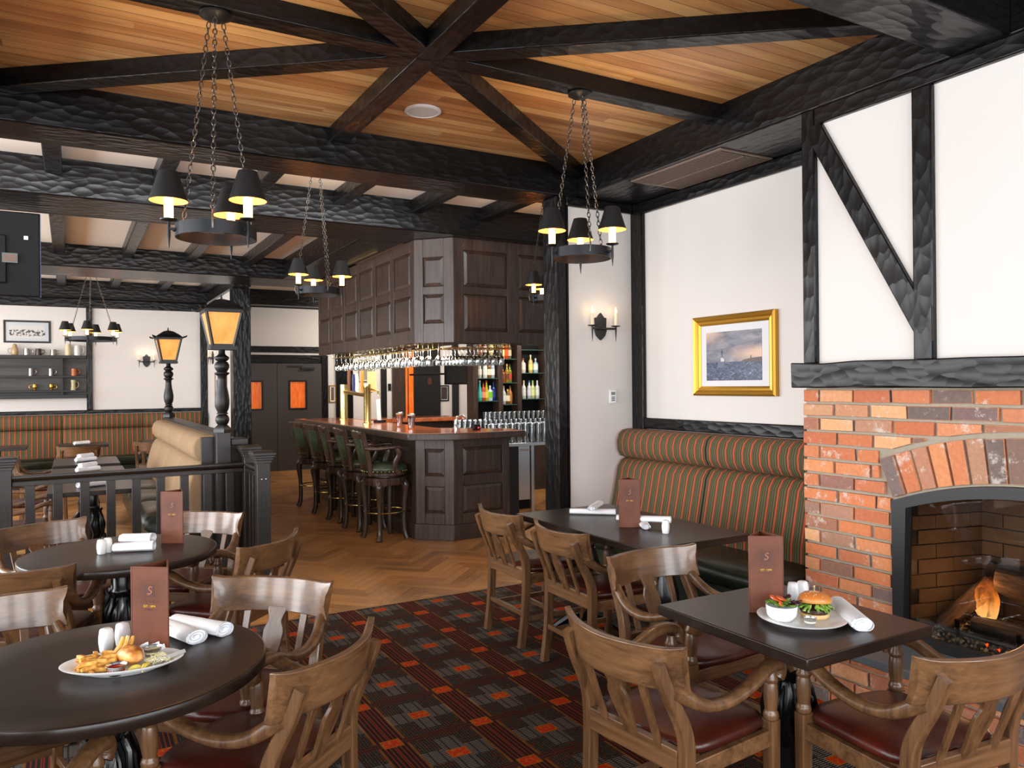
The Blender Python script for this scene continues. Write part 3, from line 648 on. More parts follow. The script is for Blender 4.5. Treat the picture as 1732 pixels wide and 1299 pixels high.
for x, y, fx, fy, l in ((-.62, 7.6, 1, .1, 'oak chair behind the railing at the nearest table by the tan bench'), (-.60, 9.15, 1, 0, 'oak chair behind the railing at the middle table by the tan bench'),
                        (-.52, 10.5, 1, 0, 'oak chair behind the railing at the farthest table by the tan bench'), (.1, 12.2, 0, 1, 'oak chair with its back to the camera at the table before the back bench'), (1.05, 12.5, .3, 1, 'oak chair half hidden behind the end of the tan bench')):
    chair(x, y, fx, fy, l, gE)
# ------------------------------------------------------------ tables
def ped(t, h=.72, r=.26, square=False):
    MB().lathe([(.045, .10), (.05, .12), (.044, .2), (.052, .3), (.052, h-.16), (.058, h-.15), (.058, h-.13), (.05, h-.12), (.05, h-.02), (.09, h-.01), (.09, h)], seg=24).build('column', 'iron', t)
    v = MB().lathe([(.052, .30), (.078, .36), (.083, .42), (.07, .48), (.046, .55)], seg=24)
    for k in range(8):
        a = 2*pi*k/8
        v.tube([(r_*cos(a+da), r_*sin(a+da), z) for r_, z, da in ((.055, .31, 0), (.083, .36, .12), (.09, .43, -.1), (.074, .50, .1), (.058, .545, 0), (.07, .56, 0), (.06, .54, .1))], .011, 6)
        v.tube([(r_*cos(a+.39), r_*sin(a+.39), z) for r_, z in ((.06, .33), (.087, .40), (.078, .48), (.05, .52))], .007, 6)
    v.build('acanthus_collar', 'iron', t)
    for k in range(4):
        a = pi/4+pi/2*k; m = MB()
        pts = [(d*cos(a), d*sin(a), z) for d, z in ((.03, .16), (.08, .165), (.15, .10), (.22, .045), (r, .03), (r+.02, .02))]
        m.tube(pts, [.036, .036, .030, .024, .026, .02], 10); m.ell((r*cos(a), r*sin(a), .02), (.035, .035, .02)); m.tube([(p[0]+.0, p[1], p[2]+.02) for p in pts[1:4]], .012, 6); m.build('foot', 'iron', t)
def edge_top(poly_fn, z0, z1): pass
def round_table(x, y, lab):
    t = thing('round_table', lab, 'table', (x, y, .006), 0, 'round tables')
    MB().lathe([(.44, .722), (.456, .7225), (.4585, .725), (.4585, .756), (.4565, .759), (.452, .760), (.0, .7595)][:-1]+[(.3, .76)], seg=96).build('tabletop', 'table', t, smooth=50)
    B(-.02, .02, -.3, .3, .70, .722).build('bearer', 'flat_black', t); ped(t, .70); return t
T1 = round_table(.091, 2.645, 'dark round table in the left foreground carrying the fish and chips plate')
T2 = round_table(.222, 4.433, 'dark round table behind the near one, in front of the railing')
def rect_table(x0, x1, y0, y1, lab, peds=1, grp=None, z=.006, along='y'):
    t = thing('dining_table', lab, 'table', ((x0+x1)/2, (y0+y1)/2, z), 0, grp); hx, hy = (x1-x0)/2, (y1-y0)/2
    B(-hx, hx, -hy, hy, .722, .76).build('tabletop', 'table', t, bevel=.004)
    if peds == 1: ped(t, .722, .2)
    else:
        for s in (-1, 1):
            p = MB(); q = s*(hy-.28)
            p.lathe([(.045, .05), (.045, .12), (.04, .2), (.04, .70), (.09, .71), (.09, .722)], (0, q, 0)); p.lathe([(.05, .3), (.08, .37), (.08, .43), (.046, .55)], (0, q, 0), 16)
            for k in range(4):
                a = pi/4+pi/2*k; p.tube([(.02*cos(a), q+.02*sin(a), .15), (.12*cos(a), q+.12*sin(a), .10), (.22*cos(a), q+.22*sin(a), .03)], [.035, .028, .022], 8)
            p.build('pedestal', 'iron', t)
    return t
rect_table(1.915, 2.545, 1.575, 2.255, 'dark square table in the right foreground carrying the burger plate')
rect_table(2.50, 3.24, 3.04, 4.33, 'long dark table in front of the striped bench with two napkin pairs', 2)
for y0, y1, l in ((7.2, 7.95, 'nearest dark table behind the railing beside the tan bench'), (8.62, 9.4, 'middle dark table behind the railing beside the tan bench'), (9.75, 10.75, 'farthest dark table in the row beside the tan bench')):
    rect_table(-.17, .49, y0, y1, l, 1, 'tables behind the railing', 0)
rect_table(-.15, .5, 13.1, 13.75, 'dark table in front of the back wall bench left', 1, 'tables at the back bench', 0); rect_table(.98, 1.6, 13.1, 13.75, 'dark table in front of the back wall bench near the corner', 1, 'tables at the back bench', 0)
rect_table(-1.3, -.55, 13.1, 13.75, 'dark table at the left end of the back wall bench', 1, 'tables at the back bench', 0)
# ------------------------------------------------------------ benches
def bench(name, lab, L, secs, mat, seatmat, loc, rz, zt=1.215, depth=.72, wavy=False, tanend=False):
    """runs along local x from 0 to L, faces -y; back at y=0"""
    t = thing(name, lab, 'bench', loc, rz)
    def prof(up):
        if up: return [(-.10, zt-.245), (-.175, zt-.22), (-.205, zt-.17), (-.21, zt-.10), (-.19, zt-.04), (-.15, zt-.008), (-.10, zt), (-.02, zt), (-.02, zt-.245)]
        return [(-.10, zt-.235), (-.165, zt-.255), (-.205, zt-.31), (-.245, .72), (-.275, .58), (-.28, .45), (-.02, .45), (-.02, zt-.235)]
    for a, b in secs:
        for up in (True, False):
            m = MB(); P = prof(up); n = len(P); rings = []
            for x, k in ((a+.002, .0), (a+.006, .6), (a+.022, 1), (b-.022, 1), (b-.006, .6), (b-.002, 0)):
                rings.append([(x, -.03+(y+.03)*(1-(1-k)*.10), z) for y, z in P])
            m.loft(rings).build('headroll' if up else 'backrest', mat, t, smooth=50)
    for a, b in secs:
        rings = []
        for x, k in ((a+.002, 0), (a+.03, 1), (b-.03, 1), (b-.002, 0)):
            d = .018*(1-k); rings.append([(x, -.28, .34), (x, -.28, .475-d), (x, -.5, .485-d), (x, -depth+.05, .475-d), (x, -depth+.005+d, .44), (x, -depth+d, .40), (x, -depth+.01+d, .36), (x, -depth+.05, .33)])
        MB().loft(rings).build('seat_cushion', seatmat, t, smooth=60)
    B(0, L, -depth+.05, -.01, .10, .335).build('base', seatmat, t); B(0, L, -depth+.1, -.01, 0, .1).build('plinth', 'flat_black', t)
    return t

st2 = [(0, (176, 82, 48)), (.22, (40, 42, 34)), (.285, (92, 86, 52)), (.40, (40, 42, 34)), (.465, (92, 86, 52)), (.48, (92, 86, 52)), (.63, (40, 42, 34)), (.70, (98, 90, 54)), (.90, (40, 42, 34))]
M['strL'] = stripes('striped_wool', 0, .077, st2)
M['tanL'] = stripes('tan_wool', 0, .40, [(0, (146, 120, 90)), (.20, (150, 128, 84)), (.23, (146, 120, 90)), (.5, (138, 116, 84)), (.52, (146, 120, 90)), (.86, (186, 104, 62)), (.89, (146, 120, 90)), (.93, (112, 108, 70)), (.955, (146, 120, 90))])
bench('booth_bench', 'striped green and orange bench with black seat along the right wall', 2.18, ((0, 1.04), (1.04, 2.18)), 'strL', 'green', (4.165, 5.17, .006), -pi/2)
bench('booth_bench', 'long striped bench along the far back wall under the mug shelf', 4.9, ((0, 1.15), (1.15, 2.75), (2.75, 3.95), (3.95, 4.9)), 'strL', 'green', (-2.86, 14.93, 0), 0, zt=1.165)
bench('booth_bench', 'tan upholstered bench with dark green seat behind the railing', 4.0, ((0, 1.0), (1.0, 2.0), (2.0, 3.0), (3.0, 4.0)), 'tanL', 'green', (1.165, 11.45, 0), -pi/2, zt=1.165, depth=.62)
# ------------------------------------------------------------ partition, lamp posts, railing
pt = thing('room_divider', 'black wooden divider with sloping end behind the tan bench', 'divider')
B(1.17, 1.23, 7.38, 11.6, 0, 1.15).build('panel', 'rail', pt); B(1.13, 1.27, 7.35, 11.6, 1.15, 1.19).build('cap', 'flat_black', pt, bevel=.006)
B(1.02, 1.30, 7.415, 7.445, 0.3, 1.15).build('end_panel', 'rail', pt, bevel=.003)
B(1.27, 1.42, 7.36, 7.6, 1.07, 1.13).build('side_cap', 'rail', pt, bevel=.006); B(1.27, 1.38, 7.4, 7.56, 0, 1.07).build('side_panel', 'rail', pt)
M['lampglass'] = (lambda m: m.P(Base_Color=s2l((150, 110, 60)), Roughness=.3, Emission_Color=m.ramp(m.n('ShaderNodeTexNoise', Vector=m.coord((1, 1, .4)), Scale=9, Detail=3).outputs[0], [(.35, s2l((255, 142, 44))), (.65, s2l((255, 196, 104)))]), Emission_Strength=.8))(NT('amber_glass'))
def lamp_post(x, y, lab, k=1):
    t = thing('lamp_post', lab, 'lamp', (x, y, 0), 0, None)
    B(-.06, .06, -.06, .06, 0, 1.195).build('base', 'rail', t, bevel=.004)
    MB().lathe([(.076, 1.195), (.076, 1.20), (.076, 1.23), (.05, 1.255), (.04, 1.265)], seg=4).build('collar', 'flat_black', t).rotation_euler = (0, 0, 0)
    MB().lathe([(.035, 1.26), (.052, 1.28), (.060, 1.305), (.058, 1.33), (.045, 1.35), (.035, 1.357), (.05, 1.36), (.05, 1.368), (.04, 1.375), (.056, 1.41), (.063, 1.455), (.063, 1.49), (.056, 1.54), (.044, 1.60), (.038, 1.66), (.038, 1.70), (.052, 1.712), (.064, 1.722), (.064, 1.73), (.04, 1.738),
                (.05, 1.75), (.063, 1.775), (.063, 1.80), (.05, 1.825), (.035, 1.832), (.05, 1.84), (.062, 1.855), (.062, 1.87), (.04, 1.885), (.028, 1.9), (.028, 1.955)], seg=24).build('turned_post', 'flat_black', t, smooth=60)
    h = MB(); A, Bq, z0, z1 = .088, .150, 1.965, 2.275
    gl = MB(); 
    gl.add([(sx*A, sy*A, z0) for sx, sy in ((-1, -1), (1, -1), (1, 1), (-1, 1))]+[(sx*Bq, sy*Bq, z1) for sx, sy in ((-1, -1), (1, -1), (1, 1), (-1, 1))], [(0, 1, 5, 4), (1, 2, 6, 5), (2, 3, 7, 6), (3, 0, 4, 7)])
    gl.build('lamp_glass', 'lampglass', t, smooth=0)
    for sx in (-1, 1):
        for sy in (-1, 1): h.bar((sx*A, sy*A, z0), (sx*Bq, sy*Bq, z1), .02, .02)
    h.box(-A-.022, A+.022, -A-.022, A+.022, z0-.03, z0).box(-A-.008, A+.008, -A-.008, A+.008, z0, z0+.02)
    for s in (-1, 1): h.box(-Bq-.01, Bq+.01, s*Bq-.012, s*Bq+.012, z1-.015, z1+.015).box(s*Bq-.012, s*Bq+.012, -Bq-.01, Bq+.01, z1-.015, z1+.015)
    h.build('lantern_frame', 'flat_black', t)
    r = MB(); ring = lambda a, z: [(-a, -a, z), (a, -a, z), (a, a, z), (-a, a, z)]
    r.loft([ring(.20, 2.288), ring(.165, 2.298), ring(.13, 2.33), ring(.065, 2.375), ring(.02, 2.39)]); r.tube([(0, 0, 2.38), (0, 0, 2.43)], [.012, .006], 8)
    for k_ in range(4):
        a = pi/4+pi/2*k_; r.tube([(.18*cos(a)*1.38, .18*sin(a)*1.38, 2.292), (.225*cos(a)*1.3, .225*sin(a)*1.3, 2.30), (.235*cos(a)*1.3, .235*sin(a)*1.3, 2.315)], [.014, .012, .006], 6)
    r.build('lantern_roof', 'flat_black', t, smooth=0); B(-.017, .017, -.017, .017, 2.0, 2.08).build('candle', 'candle', t); t.rotation_euler = (0, 0, 0)
    point('lantern_light', (x, y, 2.13), 9, (1, .7, .32), .05)
    return t
lamp_post(1.185, 7.3, 'big lit lantern on a turned black post at the near end of the divider')
lamp_post(1.185, 11.62, 'small distant lit lantern on a turned black post at the far end')
def newel(x, y, lab, h=1.085):
    t = thing('newel_post', lab, 'post', (x, y, 0), 0, None); s = .052
    m = MB().box(-s, s, -s, s, 0, h-.09)
    sf = m.build('shaft', 'rail', t, bevel=.003)
    g = MB()
    for dx in (-.018, .018): g.box(dx-.006, dx+.006, -s-.002, -s+.001, .15, .74).box(-s-.002, -s+.001, dx-.006, dx+.006, .15, .74)
    g.build('flutes', 'flat_black', sf)
    m = MB(); [m.box(-a, a, -a, a, z0, z1) for a, z0, z1 in ((.062, h-.10, h-.075), (.072, h-.075, h-.055), (.082, h-.055, h-.035), (.092, h-.035, h-.012))]; r = lambda a, z: [(-a, -a, z), (a, -a, z), (a, a, z), (-a, a, z)]
    m.loft([r(.092, h-.012), r(.086, h-.004), r(.05, h)]); m.build('cap', 'rail', t, bevel=.003); return t
newel(-.44, 7.0, 'newel post at the left end of the railing'); newel(1.375, 7.1, 'newel post where the railing turns toward the camera'); n3 = newel(1.345, 6.42, 'nearest newel post with two screw heads beside the aisle')
MB().ell((-.015, -.054, .86), (.007, .004, .007)).ell((.018, -.054, .86), (.007, .004, .007)).build('screw_heads', 'steel', n3)
def railing(a, b, nb, lab):
    a, b = Vector(a), Vector(b); L = (b-a).length; d = (b-a)/L
    t = thing('railing', lab, 'railing', (a.x, a.y, 0), math.atan2(d.y, d.x))
    MB().sweep([(0, 0, .915), (L, 0, .915)], [(-.035, -.02), (.035, -.02), (.04, -.005), (.032, .012), (.015, .022), (-.015, .022), (-.032, .012), (-.04, -.005)], (0, 1, 0)).build('handrail', 'rail', t, smooth=60)
    B(0, L, -.022, .022, .855, .89).build('top_rail', 'rail', t, bevel=.003); B(0, L, -.022, .022, .09, .14).build('bottom_rail', 'rail', t, bevel=.003)
    for i in range(nb):
        x = L*(i+.62)/(nb+.24); m = MB().box(x-.033, x+.033, -.016, .016, .14, .857); ba = m.build('baluster', 'rail', t, bevel=.002)
        g = MB(); [g.box(x+q-.005, x+q+.005, -.0175, -.0155, .22, .72) for q in (-.013, .013)]; g.build('flutes', 'flat_black', ba)
    return t
railing((-.388, 7.02, 0), (1.323, 7.1, 0), 9, 'long dark railing with fluted flat balusters in front of the tan bench')
railing((1.36, 6.47, 0), (1.36, 7.05, 0), 4, 'short dark railing return between the two right newel posts')
ORD = 'first second third fourth fifth sixth seventh eighth ninth tenth eleventh twelfth thirteenth fourteenth fifteenth sixteenth seventeenth eighteenth nineteenth twentieth twenty-first twenty-second'.split()
# ------------------------------------------------------------ bar
def panel_wall(t, P0, P1, z0, z1, cols, rows, name, mat='barw', th=.03, out=None):
    """framed raised panels on the vertical face from P0 to P1; out = outward normal"""
    P0, P1 = Vector((*P0, 0)), Vector((*P1, 0)); L = (P1-P0).length; u = (P1-P0)/L; n = Vector((u.y, -u.x, 0))
    if out is not None and n.dot(Vector((*out, 0))) < 0: n = -n
    def bx(mb, a, b, c, d, lo, hi):
        vs = [P0+u*s_+n*q+Vector((0, 0, z)) for s_ in (a, b) for q in (lo, hi) for z in (c, d)]; mb.add(vs, [(0, 1, 3, 2), (4, 6, 7, 5), (0, 4, 5, 1), (2, 3, 7, 6), (0, 2, 6, 4), (1, 5, 7, 3)])
    fr_ = MB(); bx(fr_, 0, L, z0, z1, -th, -.018)
    xs = [0]+[q for c in cols for q in c]+[L]
    for i in range(0, len(xs), 2): bx(fr_, xs[i], xs[i+1], z0, z1, -.018, 0)
    for c in cols:
        zs = [z0]+[q for r in rows for q in r]+[z1]
        for i in range(0, len(zs), 2): bx(fr_, c[0], c[1], zs[i], zs[i+1], -.018, 0)
    fr_.build(name, mat, t, bevel=.003)
    for c in cols:
        for r in rows:
            m = MB(); a, b, z_, w_ = c[0]+.002, c[1]-.002, r[0]+.002, r[1]-.002; bv = .036
            q = lambda s_, o_, z: P0+u*s_+n*o_+Vector((0, 0, z))
            m.add([q(a, -.018, z_), q(b, -.018, z_), q(b, -.018, w_), q(a, -.018, w_), q(a+.006, -.014, z_+.006), q(b-.006, -.014, z_+.006), q(b-.006, -.014, w_-.006), q(a+.006, -.014, w_-.006), q(a+bv, -.001, z_+bv), q(b-bv, -.001, z_+bv), q(b-bv, -.001, w_-bv), q(a+bv, -.001, w_-bv)],
                  [(0, 1, 5, 4), (1, 2, 6, 5), (2, 3, 7, 6), (3, 0, 4, 7), (4, 5, 9, 8), (5, 6, 10, 9), (6, 7, 11, 10), (7, 4, 8, 11), (8, 9, 10, 11)])
            m.build('raised_panel', mat, t, smooth=0)
bar = thing('bar_counter', 'dark panelled oak bar counter with angled corner in front of the bottle shelves', 'bar')
zt = 1.045
panel_wall(bar, (3.12, 11.3), (3.12, 7.48), .16, zt, [(.08+i*.62, .08+i*.62+.5) for i in range(6)], [(.25, .56), (.66, .95)], 'side_panelling', out=(-1, 0))
panel_wall(bar, (3.12, 7.48), (3.42, 7.194), .16, zt, [(.10, .315)], [(.27, .55), (.655, .94)], 'corner_panelling', out=(-1, -1))
panel_wall(bar, (3.42, 7.194), (4.10, 7.23), .16, zt, [(.11, .595)], [(.27, .56), (.665, .955)], 'front_panelling', out=(0, -1))
MB().prism([(3.15, 11.3), (3.15, 7.49), (3.43, 7.225), (4.07, 7.26), (4.07, 7.55), (3.62, 7.85), (3.62, 11.3)], .0, zt-.01).build('carcass', 'flat_black', bar)
MB().prism([(3.10, 11.3), (3.10, 7.47), (3.41, 7.175), (4.10, 7.212), (4.10, 7.4), (3.2, 7.6), (3.2, 11.3)], 0, .16).build('skirting', 'barw', bar, bevel=.004)
B(4.05, 4.098, 7.235, 7.7, .0, zt).build('end_panel', 'barw', bar)
ctp = [(2.90, 11.6), (2.90, 7.15), (3.31, 6.93), (4.17, 7.0), (4.17, 7.5), (3.95, 7.6), (3.62, 7.95), (3.62, 11.6)]
MB().prism(ctp, 1.052, 1.118).build('counter_edge', 'barw', bar, bevel=.008)
ins = [(2.96, 11.55), (2.96, 7.18), (3.33, 6.985), (4.15, 7.05), (4.15, 7.45), (3.92, 7.55), (3.57, 7.92), (3.57, 11.55)]
MB().prism(ins, 1.117, 1.121).build('countertop', 'copper', bar)
# far leg of the bar
fb_ = thing('bar_counter', 'far leg of the bar with a lit copper coloured top behind the beer taps', 'bar')
B(3.66, 5.4, 10.75, 11.1, 0, 1.06).build('carcass', 'barw', fb_); B(3.63, 5.2, 10.62, 11.2, 1.06, 1.118).build('countertop', 'copper', fb_, bevel=.005)
# canopy over the bar
cp = thing('bar_canopy', 'dark panelled oak canopy hanging over the bar', 'canopy')
z0, z1 = 2.04, 3.116
k = (11.05-7.48)
panel_wall(cp, (3.12, 11.05), (3.12, 7.48), z0, z1, [(.06+i*.585, .06+i*.585+.47) for i in range(6)], [(z0+.14, z0+.50), (z0+.60, z1-.12)], 'side_panelling', out=(-1, 0))
panel_wall(cp, (3.12, 7.48), (3.42, 7.16), z0, z1, [(.10, .33)], [(z0+.20, z0+.50), (z0+.58, z1-.19)], 'corner_panelling', out=(-1, -1))
panel_wall(cp, (3.42, 7.16), (6.9, 7.2), z0, z1, [(.12, .64), (.78, 1.36), (1.5, 2.1), (2.2, 2.8)], [(z0+.12, z0+.50), (z0+.58, z1-.12)], 'front_panelling', out=(0, -1))
MB().prism([(3.14, 11.05), (3.14, 7.5), (3.43, 7.19), (6.9, 7.23), (6.9, 8.0), (3.9, 8.0), (3.9, 11.05)], z0+.03, z0+.06).build('soffit_board', 'flat_black', cp)
B(2.98, 3.02, 8.3, 9.3, 3.105, 3.117).build('slot_vent', 'brass', cp)
# bar glow
area('canopy_downlight', (3.5, 9.2, 2.0), (3.5, 9.2, 0), .1, 3.0, 40, (1, .84, .62)); area('canopy_downlight', (4.6, 7.8, 2.02), (4.7, 8.0, 0), 1.5, .1, 22, (1, .9, .75))
area('back_bar_light', (5.9, 9.6, 2.5), (6, 11, 1.2), 1.6, .15, 26, (1, .92, .8)); area('bar_room_light', (5.6, 13.4, 3.0), (5.6, 14.8, 1.4), 2.2, .3, 60, (1, .93, .84))
# glass rack with hanging glasses
rk = thing('glass_rack', 'brass rails under the bar canopy holding upside down stemware', 'rack', (0, 0, 0))
def rod(mb, a, b, r=.005): mb.tube([a, b], r, 6)
for x in (3.274, 3.326, 3.394, 3.446, 3.514, 3.566): m = MB(); rod(m, (x, 7.7, 2.0), (x, 10.9, 2.0)); [rod(m, (x, y, 2.0), (x, y, 2.07), .004) for y in (7.75, 8.5, 9.3, 10.1, 10.85)]; m.build('rail', 'brass', rk)
for i in range(12): m = MB(); y0 = 7.405+(i//2)*.09+(-.026 if i % 2 else .026); rod(m, (3.52, y0, 2.0), (4.25, y0, 2.0)); rod(m, (4.2, y0, 2.0), (4.2, y0, 2.07), .004); m.build('rail', 'brass', rk)
def wine(name='wine_glass'): return MB().lathe([(.034, 0), (.034, -.003), (.006, -.010), (.0035, -.02), (.0035, -.075), (.008, -.085), (.026, -.10), (.037, -.125), (.038, -.15), (.032, -.19), (.031, -.19), (.036, -.15), (.035, -.126), (.024, -.103), (.004, -.09)], seg=16, caps=False).build(name, 'glass', smooth=60)
g0 = wine(); first = True
for i in range(15):
    for j, x in enumerate((3.30, 3.42, 3.54)):
        y = 7.82+i*.21; o = g0 if first else g0.copy(); 
        if not first: COL.objects.link(o)
        first = False; o.location = (x, y, 2.0065); tag(o, 'clear stemmed glass hanging %s from the near end of the %s row over the bar' % (ORD[i], ('left', 'middle', 'right')[j]), 'glass', 'stemware hanging over the bar')
for i in range(6):
    for j in range(6):
        o = g0.copy(); COL.objects.link(o); o.location = (3.63+i*.095, 7.405+j*.09, 2.0065); tag(o, 'clear glass hanging in the bar corner rack, %s from left, %s row from the front' % (ORD[i], ORD[j]), 'glass', 'stemware hanging at the bar corner')
# beer taps
tp = thing('beer_tower', 'near polished brass beer tower column with wide tap handle', 'beer tap', (3.235, 9.30, 1.1215)); MB().lathe([(.06, 0), (.06, .012), (.045, .02), (.045, .44), (.048, .45), (.048, .5), (.0, .505)][:-1], seg=28).build('column', 'brass', tp, smooth=40)
MB().tube([(.03, -.02, .44), (.12, -.05, .42), (.13, -.055, .36)], .012).build('spout', 'brass', tp)
MB().tube([(.03, 0, .40), (.06, .0, .40), (.062, 0, .46)], .012).build('tap_stem', 'brass', tp); h = MB().box(.0, .115, -.02, .005, .40, .66); h.build('tap_handle', plain('cream_handle', (238, 214, 150), .4), tp, bevel=.004)
tp2 = thing('beer_tower', 'far brass beer tower shaped like an arch with several tap handles', 'beer tap', (3.42, 10.85, 1.1215)); MB().lathe([(.07, 0), (.07, .012), (.055, .02), (.055, .5), (.0, .505)][:-1], seg=28).build('column', 'brass', tp2)
MB().tube([(0, 0, .40), (-.15, -1.45, .36)], .03, 16).build('cross_pipe', 'brass', tp2)
for k_, (q, c, hh) in enumerate(((.25, (120, 70, 40), .34), (.45, (40, 50, 110), .22), (.6, (240, 240, 235), .22), (.8, (216, 150, 50), .26))):
    MB().tube([(-.15*q, -1.45*q, .39), (-.15*q, -1.45*q, .42), (-.15*q, -1.45*q, .42+hh*.6), (-.15*q, -1.45*q, .42+hh)], [.014, .02, .026, .018], 10).build('tap_handle', plain('handle_%d' % k_, c, .4), tp2)
# beer glasses, monitor back, faucet
for n_, (x, y, c, lab) in enumerate(((3.319, 8.43, (190, 92, 14), 'pint of amber beer on the bar, left of the pair'), (3.26, 7.93, (92, 26, 16), 'pint of dark red beer on the bar, right of the pair'))):
    t = thing('pint_glass', lab, 'glass', (x, y, 1.1215)); MB().lathe([(.032, 0), (.034, .006), (.043, .17), (.0405, .17), (.033, .014)], seg=20, caps=False).build('glass', 'glass', t)
    MB().lathe([(.032, .014), (.0395, .145)], seg=20).build('beer', (lambda m: m.P(Base_Color=s2l(c), Roughness=.1, Specular_IOR_Level=.3))(NT('beer_%d' % n_)), t); MB().lathe([(.0395, .146), (.0405, .16)], seg=20).build('foam', 'wax', t)
t = thing('faucet', 'chrome arched faucet standing behind the bar corner', 'faucet', (3.60, 7.50, 1.1215)); MB().tube(catmull([(0, 0, 0), (0, 0, .10), (.02, 0, .135), (.07, 0, .145), (.11, 0, .12), (.115, 0, .09)], 5), .013, 10).build('spout', 'steel', t); MB().lathe([(.022, 0), (.022, .05), (.014, .06)]).build('base', 'steel', t)
t = thing('card_terminal', 'small black terminal with red light beside the faucet', 'terminal', (3.74, 7.30, 1.1215), .4); B(-.05, .05, -.02, .02, 0, .06).build('body', 'plastic', t, bevel=.008); B(.0, .02, -.023, -.019, .02, .03).build('red_light', emit('red_led', (255, 40, 60), 4), t)
t = thing('bar_screen', 'tilted screen seen edge on behind the near beer tower', 'screen', (3.5, 9.6, 1.1215), .9); MB().bar((0, 0, .03), (-.04, .0, .30), .05, .02, up=(1, 0, 0)).build('display', 'white', t); B(-.06, .1, -.06, .06, 0, .03).build('stand', 'plastic', t)
# ------------------------------------------------------------ back bar with bottles
bb = thing('back_bar_shelf', 'tall dark back bar unit with three bays of glass shelves', 'shelf', (0, 0, 0))
X = (5.352, 5.788, 6.125, 6.63); YB = 10.66
for i, x in enumerate(X): B(x-.038, x+.038, 10.45, YB, 1.0, 2.75).build('upright', 'barw', bb, bevel=.004)
B(5.315, 6.667, YB-.015, YB+.02, .95, 2.75).build('back_panel', 'plastic', bb); B(5.315, 6.667, 10.45, YB, 2.75, 2.85).build('top', 'barw', bb)
B(4.9, 7.2, 10.02, YB, 0, .93).build('lower_cabinet', 'barw', bb); B(4.85, 7.3, 9.95, YB, .93, .97).build('counter', 'barw', bb, bevel=.004)
sg = NT('shelf_glass').P(Base_Color=s2l((90, 130, 120)), Roughness=.05, Alpha=.55); M['shelfglass'] = sg
SH = ((1.35, 1.70, 2.05, 2.4), (1.29, 1.63, 2.0, 2.35), (1.37, 1.78, 2.15, 2.45))
for i in range(3):
    for z in SH[i]: B(X[i]+.039, X[i+1]-.039, 10.47, YB-.016, z-.008, z).build('glass_shelf', 'shelfglass', bb)
def bottle(prof, c, lc, cc, lab, x, y, z, lz=(.05, .14), alpha=None):
    t = thing('bottle', lab, 'bottle', (x, y, z), 0, 'bottles on the back bar'); key = 'bt%d_%d_%d' % c
    if key not in M: M[key] = (glass if alpha else lambda n, c_, *a: plain(n, c_, .1))(key, c, .14) if alpha else plain(key, c, .1)
    kl, kc = 'lb%d_%d_%d' % lc, 'lb%d_%d_%d' % cc
    for kk, v in ((kl, lc), (kc, cc)):
        if kk not in M: M[kk] = plain(kk, v, .5)
    bo_ = MB().lathe(prof, seg=16).build('bottle_body', key, t, smooth=50); r = max(p[0] for p in prof); H = prof[-1][1]
    MB().lathe([(r+.001, lz[0]), (r+.001, lz[1])], seg=16, caps=False).build('bottle_label', kl, bo_); MB().lathe([(prof[-1][0]+.002, H-.025), (prof[-1][0]+.002, H+.006)], seg=12).build('cap', kc, t)
T_ = [(.03, 0), (.036, .005), (.036, .17), (.03, .195), (.014, .22), (.012, .285)]; Sq = [(.038, 0), (.042, .005), (.042, .14), (.036, .16), (.014, .18), (.013, .23)]; Tl = [(.028, 0), (.032, .005), (.034, .10), (.022, .20), (.013, .25), (.012, .31)]
